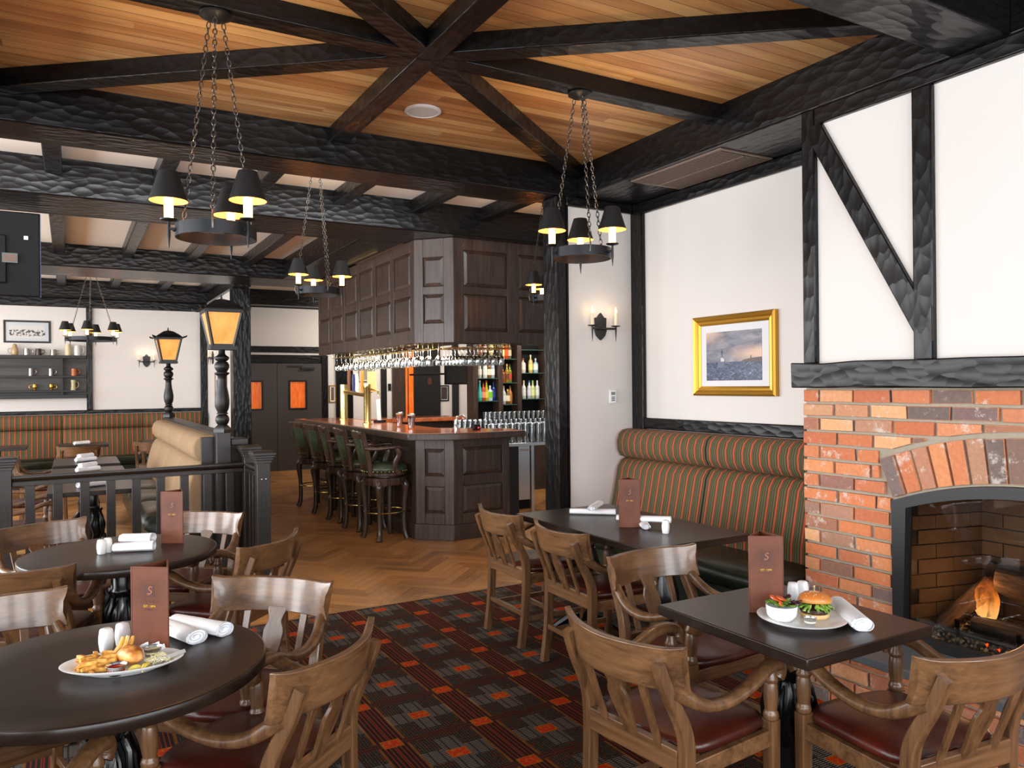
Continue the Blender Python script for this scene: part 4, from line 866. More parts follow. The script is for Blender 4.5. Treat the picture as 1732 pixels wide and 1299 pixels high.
bts = [ (0, 1.70, [(.10, Tl, (190, 190, 180), (220, 214, 200), (150, 110, 60), 'clear bottle with pale label'), (.22, T_, (228, 228, 222), (236, 232, 226), (190, 150, 90), 'white bottle with pale cap'), (.31, T_, (120, 84, 44), (228, 214, 190), (200, 160, 80), 'tan bottle with cream label'), (.39, T_, (170, 184, 200), (230, 232, 236), (130, 30, 50), 'pale blue bottle with maroon cap')]),
        (0, 1.35, [(.10, Tl, (70, 190, 180), (90, 200, 190), (236, 236, 230), 'turquoise bottle with white cap'), (.18, T_, (190, 84, 50), (236, 150, 110), (60, 30, 20), 'orange bottle with dark cap'), (.25, Tl, (190, 176, 40), (226, 204, 70), (200, 30, 40), 'yellow bottle with red cap'), (.33, Sq, (200, 214, 214), (120, 200, 40), (220, 220, 220), 'clear bottle with green label'), (.41, T_, (24, 52, 120), (30, 60, 140), (20, 40, 90), 'dark blue bottle')]),
        (1, 1.63, [(.09, Sq, (150, 70, 30), (130, 60, 30), (40, 20, 14), 'brown whisky bottle with dark cap'), (.22, T_, (150, 112, 40), (90, 60, 24), (214, 166, 60), 'amber bottle with gold cap'), (.31, T_, (110, 120, 40), (190, 50, 40), (40, 50, 30), 'olive bottle with red label')]),
        (1, 1.29, [(.11, T_, (200, 206, 210), (226, 234, 238), (226, 206, 140), 'clear bottle with white label and cream cap'), (.24, Sq, (110, 80, 30), (236, 220, 180), (226, 190, 90), 'square whisky bottle with cream label'), (.32, T_, (170, 110, 60), (170, 110, 60), (120, 90, 50), 'copper bottle half behind the upright')]),
        (2, 1.78, [(.09, Sq, (210, 196, 186), (226, 214, 206), (150, 60, 50), 'clear square bottle with red cap'), (.24, T_, (210, 180, 120), (236, 216, 120), (220, 206, 160), 'cream bottle with yellow label'), (.34, Sq, (150, 180, 190), (214, 224, 226), (200, 206, 210), 'pale blue clear bottle')]),
        (2, 1.37, [(.10, T_, (214, 214, 208), (226, 226, 222), (226, 206, 140), 'frosted bottle with cream cap'), (.21, T_, (196, 200, 204), (216, 214, 222), (40, 90, 180), 'clear bottle with blue cap'), (.28, T_, (196, 204, 140), (220, 226, 150), (150, 200, 60), 'clear bottle with lime cap'), (.37, T_, (206, 210, 206), (222, 224, 220), (210, 210, 210), 'clear bottle with silver cap')]),
        (0, 2.05, [(.1, T_, (120, 70, 40), (150, 100, 60), (200, 170, 120), 'brown bottle on the top shelf'), (.22, T_, (90, 60, 40), (200, 180, 150), (40, 30, 30), 'dark bottle on the top shelf'), (.36, T_, (190, 170, 120), (226, 206, 150), (200, 180, 90), 'gold labelled bottle on the top shelf')]),
        (1, 2.0, [(.08, T_, (200, 170, 90), (236, 206, 120), (40, 100, 50), 'yellow bottle on the top shelf'), (.2, T_, (190, 60, 30), (220, 70, 30), (200, 200, 190), 'red bottle on the top shelf'), (.3, T_, (100, 90, 70), (180, 170, 140), (60, 60, 60), 'grey bottle on the top shelf')])]
pos_ = {1.70: 'second shelf', 1.35: 'lowest shelf', 1.63: 'second shelf', 1.29: 'lowest shelf', 1.78: 'second shelf', 1.37: 'lowest shelf', 2.05: 'third shelf', 2.0: 'third shelf'}
bay = ('left bay', 'middle bay', 'right bay')
for i, z, L_ in bts:
    for dx, pf, c, lc, cc, lab in L_: bottle(pf, c, lc, cc, lab+' on the '+pos_[z]+' of the '+bay[i] if 'top shelf' not in lab else lab.replace('on the top shelf', 'at the top of the '+bay[i]), X[i]+.04+dx*(X[i+1]-X[i]-.08)/.46, 10.55, z+.001)
# tumblers on the back bar counter
tm = MB().lathe([(.026, 0), (.036, .11), (.034, .11), (.025, .006)], seg=14, caps=False).build('tumbler', 'glass'); first = True
for j, i, tz in [(j, i, 0) for j in range(5) for i in range(22)]+[(j, i, .1115) for j in (1, 2) for i in range(5, 22)]:
        o = tm if first else tm.copy()
        if not first: COL.objects.link(o)
        first = False; o.location = (4.93+i*.085+(j%2)*.02, 10.0+j*.085-.0, .971+tz); tag(o, ('clear tumbler on the back bar counter, %s from left, %s row from the front' if tz == 0 else 'stacked clear tumbler on the back bar counter, %s from left, %s row, upper tier') % (ORD[i], ORD[j]), 'glass', 'tumblers on the back bar counter')
sv = thing('service_shelf', 'stainless service shelf behind the right end of the bar loaded with glasses', 'shelf'); B(4.12, 5.1, 7.75, 8.25, .88, .92).build('shelf_top', 'steel', sv, bevel=.004); B(4.2, 4.55, 7.8, 8.2, .06, .875).build('cabinet', 'flat_black', sv, bevel=.005); [B(4.95, 4.99, y, y+.04, 0, .88).build('leg', 'steel', sv) for y in (7.78, 8.18)]
for j, i, tz in [(j, i, 0) for j in range(5) for i in range(10)]+[(j, i, .1115) for j in (0, 1, 2) for i in range(10)]:
    if 1:
        o = tm.copy(); COL.objects.link(o); o.location = (4.2+i*.088, 7.80+j*.088, .921+tz); tag(o, ('clear tumbler on the steel service shelf, %s from left, %s row from the front' if tz == 0 else 'stacked clear tumbler on the steel service shelf, %s from left, %s row, upper tier') % (ORD[i], ORD[j]), 'glass', 'tumblers on the service shelf')
t = thing('fridge', 'small stainless fridge behind the bar passage', 'fridge', (4.72, 8.55, 0)); B(-.02, .45, 0, .5, .0, .86).build('body', 'plastic', t, bevel=.01); B(-.01, .44, -.03, 0, .12, .82).build('door', 'steel', t, bevel=.006); MB().tube([(.03, -.05, .76), (.4, -.05, .76)], .008).build('handle', 'steel', t)
# wall monitor and framed pictures at the back
t = thing('wall_monitor', 'black flat monitor on the white wall behind the bar', 'monitor', (6.5, 13.4, 1.82), .28); B(-.36, .36, -.02, .02, -.21, .21).build('housing', 'plastic', t, bevel=.006); B(-.34, .34, -.023, -.019, -.185, .19).build('display', plain('screen_glass', (40, 38, 38), .25), t); MB().tube([(0, .02, 0), (-.2, .8, 0), (0, 1.5, 0)], .02).build('bracket', 'plastic', t)
def picture(name, lab, cx, cz, w_, h_, fw, wall, fmat, pmat, mat_w=.04, depth=.02, matmat='white'):
    """wall: ('y', y) facing -y or ('x', x) facing -x"""
    t = thing(name, lab, 'picture', (cx, wall[1], cz) if wall[0] == 'y' else (wall[1], cx, cz), 0 if wall[0] == 'y' else -pi/2)
    f = MB(); 
    for a in ((-w_/2, -w_/2+fw, -h_/2, h_/2), (w_/2-fw, w_/2, -h_/2, h_/2), (-w_/2+fw, w_/2-fw, h_/2-fw, h_/2), (-w_/2+fw, w_/2-fw, -h_/2, -h_/2+fw)): f.box(a[0], a[1], -depth, -.001, a[2], a[3])
    f.build('frame', fmat, t, bevel=min(.006, fw*.2)); B(-w_/2+fw, w_/2-fw, -.008, -.002, -h_/2+fw, h_/2-fw).build('mount', matmat, t)
    B(-w_/2+fw+mat_w, w_/2-fw-mat_w, -.0095, -.0078, -h_/2+fw+mat_w, h_/2-fw-mat_w).build('artwork', pmat, t); return t
def sketchmat():
    m = NT('pencil_sketch'); tc = m.n('ShaderNodeTexCoord'); sx = m.n('ShaderNodeSeparateXYZ'); m.t.links.new(tc.outputs['Object'], sx.inputs[0])
    n = m.n('ShaderNodeTexNoise', Vector=m.coord((1, 1, .8)), Scale=40, Detail=6); g = m.math('SUBTRACT', 1, m.math('MULTIPLY', m.math('ABSOLUTE', m.math('ADD', sx.outputs[2], .02)), 16))
    f = m.math('MULTIPLY', m.math('GREATER_THAN', n.outputs[0], .5), m.math('GREATER_THAN', g, m.math('ADD', .1, m.math('MULTIPLY', m.math('ABSOLUTE', sx.outputs[0]), .8))))
    return m.P(Base_Color=m.mix(f, s2l((206, 204, 200)), s2l((78, 76, 74))), Roughness=.6)
picture('framed_sketch', 'wide pencil drawing in black frame above the mug shelf', -.60, 2.545, .66, .37, .03, ('y', 14.998), 'flat_black', sketchmat(), .05, matmat=plain('mount_grey', (196, 200, 204), .7))
M['muralbrown'] = plain('brown_print', (110, 88, 60), .6); M['muraldark'] = plain('dark_print', (60, 48, 42), .6)
picture('framed_print', 'small gold framed picture on the white strip right of the doors', 4.5, 1.45, .14, .34, .02, ('y', 14.998), 'gold', 'muralbrown', .02)
picture('framed_print', 'small black framed photograph under the wall monitor', 6.92, 1.43, .22, .34, .03, ('y', 14.998), 'flat_black', 'muraldark', .01)
picture('framed_print', 'tall brown framed print seen at an angle behind the big lantern', 13.5, 1.55, 1.1, .58, .025, ('x', 2.179), plain('brown_frame', (140, 70, 34), .4), plain('sea_print', (90, 120, 130), .6), .09)
picture('framed_print', 'grey framed picture behind the beer towers', 5.2, 1.93, .34, .5, .02, ('y', 14.998), 'muralbrown', plain('pale_print', (150, 144, 128), .6), .02)
B(5.66, 5.72, 14.98, 15, 1.5, 1.64).build('switch_plate', 'plastic'); tag(bpy.data.objects['switch_plate'], 'black switch plate on the white strip behind the bar', 'switch')
# ship painting
def shipmat():
    m = NT('sea_sky'); tc = m.n('ShaderNodeTexCoord'); sx = m.n('ShaderNodeSeparateXYZ'); m.t.links.new(tc.outputs['Object'], sx.inputs[0]); z = sx.outputs[2]; x = sx.outputs[0]
    n = m.n('ShaderNodeTexNoise', Vector=m.coord((3, 1, 9)), Scale=2.4, Detail=6, Distortion=.7); n2 = m.n('ShaderNodeTexNoise', Vector=m.coord((5, 1, 12)), Scale=5, Detail=7, Distortion=1.6)
    sky = m.ramp(n.outputs[0], [(.3, s2l((84, 84, 94))), (.55, s2l((126, 124, 134))), (.75, s2l((160, 150, 152)))])
    gx = m.math('MULTIPLY', m.math('ADD', x, .08), 3.5); band = m.math('SUBTRACT', 1, m.math('MULTIPLY', m.math('ABSOLUTE', m.math('ADD', z, -.005)), 14))
    sky = m.mix(m.math('MULTIPLY', m.math('MAXIMUM', m.math('MULTIPLY', band, gx), 0), 1.2), sky, s2l((214, 176, 150)))
    sea = m.ramp(n2.outputs[0], [(.38, s2l((26, 34, 58))), (.55, s2l((62, 78, 108))), (.66, s2l((110, 122, 142))), (.8, s2l((190, 196, 204)))])
    return m.P(Base_Color=m.mix(m.math('LESS_THAN', z, m.math('ADD', -.055, m.math('MULTIPLY', n2.outputs[0], .012))), sky, sea), Roughness=.35)
M['sea'] = shipmat()
# wall x 4.2: y 3.67..4.48, z 1.50..2.09
sp = thing('framed_painting', 'gold framed painting of a ship on rough sea on the right wall', 'picture', (4.2, 4.065, 1.80), -pi/2)
W_, H_, fw = .80, .595, .07
for s0, (x0, x1, z0_, z1_, ax) in enumerate(((-W_/2, W_/2, H_/2-fw, H_/2, 'h'), (-W_/2, W_/2, -H_/2, -H_/2+fw, 'h'), (-W_/2, -W_/2+fw, -H_/2, H_/2, 'v'), (W_/2-fw, W_/2, -H_/2, H_/2, 'v'))):
    # mitred moulding with a stepped profile
    pr_ = [(0, -.002), (0, -.035), (.012, -.045), (.028, -.038), (.04, -.026), (.055, -.028), (.07, -.018), (.07, -.002)]
    rings = []
    for e in (0, 1):
        ring = []
        for d, yy in pr_:
            if ax == 'h': zz = (z1_-d) if z1_ > 0 else (z0_+d); xx = (x0+d) if e == 0 else (x1-d)
            else: xx = (x0+d) if x0 < 0 else (x1-d); zz = (-H_/2+d) if e == 0 else (H_/2-d)
            ring.append((xx, yy, zz))
        rings.append(ring)
    MB().loft(rings).build('frame_side', 'gold', sp, smooth=20)
B(-W_/2+.06, W_/2-.06, -.014, -.004, -H_/2+.06, H_/2-.06).build('mount', plain('mount_white', (222, 220, 222), .7), sp)
ax0, ax1, az0, az1 = -.275, .265, -.185, .175
B(ax0, ax1, -.016, -.0135, az0, az1).build('artwork', 'sea', sp)
m = MB(); ly = -.0175
m.plate([(-.165, ly, -.09), (-.09, ly, -.09), (-.085, ly, -.055), (-.09, ly, -.03), (-.115, ly, -.02), (-.145, ly, -.035)], (0, .001, 0)); m.build('ship_hull', plain('ship_grey', (104, 112, 130), .5), sp, smooth=0)
m = MB(); m.plate([(-.125, ly-.001, -.045), (-.09, ly-.001, -.045), (-.09, ly-.001, -.03), (-.1, ly-.001, -.018), (-.125, ly-.001, -.018)], (0, .001, 0)); m.build('ship_bridge', plain('ship_white', (206, 204, 204), .5), sp, smooth=0)
m = MB().bar((-.112, ly, -.02), (-.112, ly, .045), .003, .001).bar((-.128, ly, .02), (-.096, ly, .028), .002, .001).bar((-.125, ly, .0), (-.112, ly, .04), .0015, .001); m.build('ship_mast', plain('mast', (70, 66, 74), .5), sp, smooth=0)
m = MB(); m.plate([(.06, ly, -.052), (ax1, ly, -.052), (ax1, ly, -.02), (.2, ly, -.024), (.15, ly, -.03), (.1, ly, -.036)], (0, .001, 0)); m.build('headland', plain('headland', (112, 98, 96), .6), sp, smooth=0)
m = MB().bar((.165, ly-.001, -.035), (.165, ly-.001, -.008), .006, .001); m.build('lighthouse', plain('lighthouse', (120, 108, 104), .6), sp, smooth=0)
# ------------------------------------------------------------ bar stools
def make_stool():
    t = thing('bar_stool', '', 'stool')
    for k in range(4):
        a = rad(63+90*k)+pi/2; c, s_ = cos(a), sin(a)
        pts = catmull([(r_*c, r_*s_, z) for r_, z in ((.185, .60), (.208, .56), (.208, .50), (.196, .38), (.19, .22), (.194, .10), (.208, .035), (.224, .004))], 4)
        MB().tube(pts, [.040-.0001*i if i < 5 else max(.023, .039-.002*(i-5)) if i < 14 else .023+.0005*(i-14) for i in range(len(pts))], 8).ell((.216*c, .216*s_, .02), (.028, .028, .02), 10, 6).build('leg', 'stoolwood', t, smooth=70)
    m = MB(); rings = []
    for r_, z, sc_ in ((.175, .585, 1), (.205, .575, 1), (.212, .60, 0), (.212, .645, 0), (.20, .655, 0), (.17, .655, 0)):
        rings.append([(r_*cos(2*pi*k/48), r_*sin(2*pi*k/48), z-(.022*abs(cos(2*(2*pi*k/48-rad(63+45)-pi/2)))**3 if 0 else .022*sc_*max(0, cos(4*(2*pi*k/48-rad(63)-pi/2))))) for k in range(48)])
    m.loft(rings); m.build('apron', 'stoolwood', t, smooth=40)
    MB().lathe([(.15, .655), (.15, .665), (.205, .668), (.212, .675), (.212, .70), (.205, .708)], seg=40).build('seat_ring', 'stoolwood', t, smooth=40)
    MB().lathe([(.20, .708), (.218, .715), (.224, .735), (.218, .76), (.19, .785), (.12, .80), (.03, .804)], seg=40).build('seat', 'stoolgreen', t, smooth=60)
    m = MB(); [m.ell((.219*cos(2*pi*k/36), .219*sin(2*pi*k/36), .716), (.006, .006, .006), 6, 4) for k in range(36)]; m.build('nail_heads', 'brass', t)
    m = MB(); m.tube([(.198*cos(2*pi*k/32), .198*sin(2*pi*k/32), .29) for k in range(32)], .0075, 8, close=True); m.build('foot_ring', 'brass', t)
    for s_ in (-1, 1):
        MB().sweep(catmull([(s_*.145, -.16, .68), (s_*.155, -.178, .80), (s_*.17, -.205, .95), (s_*.18, -.24, 1.08), (s_*.185, -.255, 1.12)], 4), rsec(.045, .05, .2), (1, 0, 0)).build('back_post', 'stoolwood', t, smooth=50)
        MB().sweep(catmull([(s_*.178, -.225, .965), (s_*.20, -.13, .955), (s_*.225, 0, .965), (s_*.22, .09, .972), (s_*.215, .12, .965)], 4), rsec(.058, .034, .3), (1, 0, 0)).build('arm', 'stoolwood', t, smooth=50)
        MB().sweep(catmull([(s_*.222, .07, .96), (s_*.222, .095, .90), (s_*.21, .065, .82), (s_*.20, .06, .75), (s_*.19, .10, .69)], 4), rsec(.04, .052, .25), (1, 0, 0)).build('arm_post', 'stoolwood', t, smooth=50)
    def row(z, k): return [(u*(.135+.04*k), -.165-.09*k-.03*(1-u*u), z) for u in (-1, -.5, 0, .5, 1)]
    def board(z0, z1, th, off=0):
        rr = []
        for z in (z0, (z0+z1)/2, z1):
            a = row(z, max(0, (z-.70)/.42)); rr.append([(x, y+off, zz) for x, y, zz in a]+[(x, y-th+off, zz) for x, y, zz in reversed(a)])
        return MB().loft(rr)
    board(1.055, 1.135, .028).build('crest_rail', 'stoolwood', t, bevel=.006, smooth=50); board(.80, 1.06, .03, .008).build('back_pad', 'stoolgreen', t, bevel=.008, smooth=50); board(.74, .80, .024).build('lower_rail', 'stoolwood', t, bevel=.003, smooth=50)
    return t
M['stoolwood'] = wood('dark_stool_wood', (44, 32, 25), (78, 58, 45), .25, 'z', 9, .06, Coat_Weight=.35, Coat_Roughness=.12)
st0 = make_stool()
for i, (y, q, l) in enumerate(((7.716, -8, 'nearest bar stool with green leather, full right arm visible'), (8.36, -6, 'second bar stool from the bar corner, green back pad'), (8.99, -10, 'third bar stool, in the middle of the row of five'), (9.58, 4, 'fourth bar stool from the bar corner, back glinting'), (10.3, 8, 'farthest bar stool at the end of the counter near the doors'))):
    o = st0 if i == 0 else dup(st0); o.location = (2.863, y, 0); o.scale = (1.08, 1.08, 1.0); o.rotation_euler = (0, 0, rad(-90+q)); o['label'] = l; o['group'] = 'green leather bar stools along the bar'
# ------------------------------------------------------------ chandeliers
def chain_pts(mb, a, b, r=.0028, link=.034):
    a, b = Vector(a), Vector(b); L = (b-a).length; n = max(3, int(L/(link*.78))); d = (b-a)/n; t = d.normalized(); s1 = t.cross(Vector((.3, .9, .1))).normalized(); s2 = t.cross(s1)
    for i in range(n):
        c = a+d*(i+.5); s_ = s1 if i % 2 else s2; h = link/2
        pts = [c+t*h*.95*cos(q)+s_*.0085*sin(q) for q in [2*pi*k/10 for k in range(10)]]; mb.tube(pts, r, 5, close=True)
def chandelier(x, y, z, ztop, R_, n, lab, grp, a0=0, power=5, top=(0, 0)):
    t = thing('chandelier', lab, 'chandelier', (x, y, z), 0, grp)
    m = MB(); seg = 48; ring = []
    for k in range(seg):
        a = 2*pi*k/seg; c, s_ = cos(a), sin(a); ring.append([(R_*c, R_*s_, -.028), ((R_+.005)*c, (R_+.005)*s_, -.028), ((R_+.005)*c, (R_+.005)*s_, .028), (R_*c, R_*s_, .028)])
    m.loft(ring, close=True); m.build('ring', 'wrought', t, smooth=30)
    for k in range(n):
        a = a0+2*pi*k/n; u = Vector((cos(a), sin(a), 0)); p = u*(R_+.03)
        b = MB().bar(u*(R_), p, .012, .01).tube([p+Vector((0, 0, .035)), p+Vector((0, 0, -.03)), p+Vector((0, 0, -.085))], [.006, .007, .0015], 8); b.lathe([(.008, .03), (.034, .036), (.036, .041), (.008, .042)], p, 16)
        b.ell(p+u*-.02+Vector((0, 0, -.005)), (.007, .007, .007), 8, 6); bh = b.build('candle_holder', 'wrought', t)
        MB().lathe([(.019, .042), (.019, .16)], p, 16).build('candle', 'candle', bh)
        sh_ = MB().lathe([(.079, .118), (.04, .245)], p, 24, caps=False).build('lamp_shade', 'shade', t, smooth=60); MB().lathe([(.0775, .1185), (.0385, .2445)], p, 24, caps=False).build('shade_lining', 'shadein', sh_, smooth=60)
        if power: point('chandelier_bulb', (x+p.x, y+p.y, z+.20), power, (1, .68, .36), .015)
    for k in range(3):
        a = a0+pi/3+2*pi*k/3+.25; c = MB(); e = Vector(((R_+.004)*cos(a), (R_+.004)*sin(a), .03)); zc = ztop-z
        hook = [e+Vector((0, 0, -.04)), e+Vector((.008*cos(a), .008*sin(a), -.01)), e+Vector((0, 0, .02))]; c.tube(hook, .0045, 6)
        chain_pts(c, e+Vector((0, 0, .02)), (top[0]+.035*cos(a), top[1]+.035*sin(a), zc-.03)); c.build('chain', 'chain', t)
    MB().lathe([(.0, 0), (.07, 0), (.07, -.008), (.055, -.014), (.04, -.024), (.012, -.03)][1:], (top[0], top[1], ztop-z), 28).build('canopy', 'wrought', t)
    return t
chandelier(.57, 3.62, 2.285, 3.268, .165, 3, 'wrought iron ring chandelier with three black shades, large at upper left', 'ring chandeliers', rad(62), 5, top=(.01, .03))
chandelier(2.56, 3.65, 2.345, 3.268, .165, 3, 'wrought iron ring chandelier with three black shades in front of the right column', 'ring chandeliers', rad(57), 5)
chandelier(1.77, 6.27, 2.375, 3.42, .17, 3, 'smaller looking ring chandelier with three shades left of the bar canopy', 'ring chandeliers', rad(205), 5)
chandelier(4.0, 6.27, 2.42, 3.42, .17, 3, 'ring chandelier half hidden behind the black column, one shade visible', 'ring chandeliers', rad(195), 4)
chandelier(.285, 13.0, 2.33, 3.40, .33, 6, 'wide distant ring chandelier with six small shades before the back wall', 'ring chandeliers', rad(20), 4)
def sconce(loc, rz, lab):
    t = thing('wall_sconce', lab, 'sconce', loc, rz)
    out = [(0, .115), (.015, .10), (.035, .075), (.058, .072), (.055, .0), (.06, -.035), (.045, -.075), (.02, -.10), (0, -.115)]
    pl = [(x, -.001, z) for x, z in out]+[(-x, -.001, z) for x, z in reversed(out[1:-1])]
    MB().plate(pl, (0, -.016, 0)).build('backplate', 'flat_black', t, bevel=.003, smooth=20)
    for s_ in (-1, 1):
        MB().tube([(0, -.02, -.02), (s_*.06, -.055, -.02), (s_*.12, -.06, -.02)], .009, 8).tube([(s_*.12, -.06, .0), (s_*.12, -.06, -.03), (s_*.12, -.06, -.125)], [.006, .008, .002], 8).lathe([(.01, -.006), (.036, .0), (.038, .006), (.01, .006)], (s_*.12, -.06, 0), 16).build('arm', 'flat_black', t)
        MB().lathe([(.013, .006), (.013, .105)], (s_*.12, -.06, 0), 12).build('candle', 'wax', t); MB().lathe([(.004, .105), (.008, .12), (.007, .135), (.001, .16)], (s_*.12, -.06, 0), 10).build('bulb', 'bulb', t)
    c = Vector(loc)+Matrix.Rotation(rz, 3, 'Z')@Vector((0, -.13, .13)); point('sconce_light', c, .5, (1, .8, .6), .05); return t
sconce((3.83, 5.208, 2.075), 0, 'black two candle wall sconce on the white wall right of the column')
sconce((1.175, 14.998, 2.08), 0, 'black two candle wall sconce on the far back wall beside the small lantern'); sconce((2.178, 14.3, 2.12), -pi/2, 'two candle wall sconce seen from the side behind the big lantern')
# ------------------------------------------------------------ ceiling and wall fittings
t = thing('ceiling_speaker', 'round white ceiling speaker in the cedar boards', 'speaker', (1.99, 4.6, 3.372)); MB().lathe([(.118, 0), (.118, -.008), (.10, -.012), (.098, -.006)], seg=40).build('bezel', 'white', t); MB().lathe([(.099, -.004), (.098, -.010), (.05, -.013)], seg=40).build('grille', plain('grille_cloth', (196, 194, 188), .8), t)
for x, y, l in ((.2, 6.55, 'nearer round white ceiling vent between the beams at left'), (.28, 9.05, 'farther round white ceiling vent between the beams at left')): tag(MB().lathe([(.11, 0), (.11, -.008), (.08, -.012)], (x, y, 3.42 if y < 7 else 3.4), 28).build('ceiling_vent', 'ceilw'), l, 'vent')
t = thing('air_grille', 'bronze slotted air grille in the black soffit by the right wall', 'grille', (3.9, 4.11, 3.117)); B(-.24, .24, -.46, .46, -.008, 0).build('frame', plain('bronze', (128, 108, 94), .45, .3), t); B(-.215, .215, -.435, .435, -.0095, -.0078).build('backing', 'flat_black', t)
m = MB(); [m.box(-.215, .215, -.43+i*.0205, -.43+i*.0205+.006, -.014, -.009) for i in range(42)]; m.box(-.005, .005, -.43, .43, -.0145, -.009); m.build('louvres', bpy.data.materials['bronze'], t)
t = thing('thermostat', 'small white wall controller on the white wall by the bench', 'thermostat', (3.945, 5.208, 1.49)); B(-.033, .033, -.022, 0, -.057, .057).build('housing', 'white', t, bevel=.004); B(-.02, .02, -.024, -.021, .015, .04).build('display', plain('lcd', (120, 130, 120), .3), t); m = MB(); [m.box(-.016+.012*i, -.008+.012*i, -.024, -.021, -.035+.014*j, -.027+.014*j) for i in range(3) for j in range(3)]; m.build('buttons', 'wrought', t)
# television seen from behind
t = thing('television', 'back of a black flat television hanging at the upper left edge', 'television', (-.83, 7.70, 2.735)); B(-.62, .62, -.02, .03, -.355, .355).build('housing', 'plastic', t, bevel=.01); B(-.3, .38, -.05, -.02, -.25, .15).build('rear_cover', 'plastic', t, bevel=.008); B(.618, .624, -.01, .035, -.355, .355).build('bezel_edge', plain('blue_edge', (70, 90, 140), .3), t)
B(.505, .535, -.053, -.049, .12, .15).build('sticker', 'white', t); B(.35, .46, -.054, -.049, -.08, .0).build('socket_panel', plain('socket_grey', (92, 96, 88), .5), t)
m = MB(); [m.box(.36+.012*i, .367+.012*i, -.057, -.053, -.065+.018*j, -.057+.018*j) for i in range(8) for j in range(3)]; m.build('sockets', plain('socket_brown', (150, 70, 40), .5), t); MB().tube([(0, 0, .35), (0, 0, .60)], .03).build('ceiling_pole', 'plastic', t)
# ------------------------------------------------------------ mug shelf
ms = thing('wall_shelf', 'long black wall shelf with mugs on the back wall', 'shelf', (0, 15, 0)); x0, x1 = -2.2, .247
B(x0, x1, -.02, -.001, 1.44, 2.16).build('back_board', wood('black_grain', (44, 40, 38), (78, 74, 70), .5, 'x', 3, .3), ms)
for z, h in ((2.105, .05), (1.785, .03), (1.545, .03), (1.44, .06)): B(x0, x1, -.17, -.02, z, z+h).build('board', 'flat_black', ms, bevel=.003)
B(x0, x1-.3, -.05, -.02, 1.96, 1.99).build('plate_rail', 'flat_black', ms)
for x in (-.11, -1.3): B(x-.012, x+.012, -.16, -.02, 1.44, 2.105).build('divider', 'flat_black', ms)
def mug(x, z, c, h, r, lab, metal=0, prof=None, lid=None, hand=1):
    t = thing('mug', lab, 'mug', (x, 14.9, z+.0005)); mt = plain('mug_%d_%d_%d' % c, c, .3, metal)
    MB().lathe(prof or [(r, 0), (r*1.02, .01), (r*.96, h*.5), (r*.9, h), (r*.82, h), (r*.85, h*.2)], seg=20, caps=False).build('body', mt, t, smooth=60)
    MB().tube([(hand*r*.9, 0, h*.8), (hand*(r+.035), 0, h*.8), (hand*(r+.045), 0, h*.5), (hand*(r+.025), 0, h*.25), (hand*r*.95, 0, h*.2)], .006, 8).build('handle', mt, t)
    if lid: MB().lathe(lid, seg=16).build('lid', mt, t)
z = 2.155
mug(-.772, z, (176, 150, 110), .13, .05, 'painted lidded stein, first on the top board of the shelf', prof=[(.04, 0), (.055, .05), (.045, .12), (.03, .15)], lid=[(.035, .15), (.03, .17), (.008, .185)], hand=-1)
mug(-.609, z, (170, 168, 164), .11, .045, 'silver pewter mug on the top board between stein and dark mug', .8); mug(-.444, z, (70, 58, 56), .11, .045, 'dark pewter mug on the top board', .5); mug(-.235, z, (150, 146, 138), .10, .047, 'low silver mug on the top board', .8)
mug(-.022, z, (206, 190, 150), .19, .048, 'tall cream mug with brown bands under the distant chandelier'); mug(.115, z, (206, 206, 204), .17, .05, 'grey white mug with blue marks at the right end of the shelf')
z = 1.815
mug(-.554, z, (150, 144, 138), .125, .036, 'slim silver tankard on the middle shelf', .8, hand=1); mug(-.271, z, (160, 158, 152), .12, .036, 'plain silver cup on the middle shelf', .8); mug(.061, z, (170, 84, 30), .12, .045, 'amber brown mug on the middle shelf')
z = 1.575; gp = [(.02, 0), (.026, .01), (.016, .025), (.034, .05), (.036, .075), (.03, .085), (.034, .10), (.036, .105)]
mug(-.50, z, (214, 176, 90), .105, .034, 'left golden brass cup with handle on the lower shelf', .9, gp, hand=-1); mug(-.265, z, (206, 168, 84), .105, .034, 'right golden brass cup with handle on the lower shelf', .9, gp); mug(.051, z, (176, 166, 120), .17, .036, 'tall painted beer stein on the lower shelf', prof=[(.042, 0), (.04, .02), (.034, .06), (.034, .12), (.038, .15), (.038, .17)])
# ------------------------------------------------------------ table items
ZT = .7665
def shaker(x, y, lab, z=ZT, grp='white shakers'):
    t = thing('shaker', lab, 'shaker', (x, y, z), random.random(), grp)
    rings = []
    for r_, zz in ((.015, 0), (.0175, .004), (.0205, .03), (.0205, .045), (.018, .066), (.016, .072), (.010, .0745)):
        ring = []
        for k in range(24): a = 2*pi*k/24; q = 1/(abs(cos(a))**3.2+abs(sin(a))**3.2)**(1/3.2); ring.append((r_*q*cos(a), r_*q*sin(a), zz))
        rings.append(ring)
    MB().loft(rings).build('body', 'white', t, smooth=60); m = MB(); [m.ell((.004*cos(a), .004*sin(a), .0747), (.0011, .0011, .0005), 6, 4) for a in (0, 2.1, 4.2)]; m.build('holes', 'flat_black', t); return t
shaker(.094, 2.765, 'left white shaker behind the fish and chips'); shaker(.142, 2.80, 'right white shaker next to the menu stand, behind the fish and chips')
shaker(2.373, 2.015, 'left white shaker behind the burger'); shaker(2.42, 2.01, 'right white shaker behind the burger, nearer the bricks')
shaker(2.86, 3.295, 'single white shaker beside the crossed napkins on the bench table'); shaker(.132, 4.40, 'left white shaker on the far round table'); shaker(.162, 4.43, 'right white shaker on the far round table, touching the napkins')
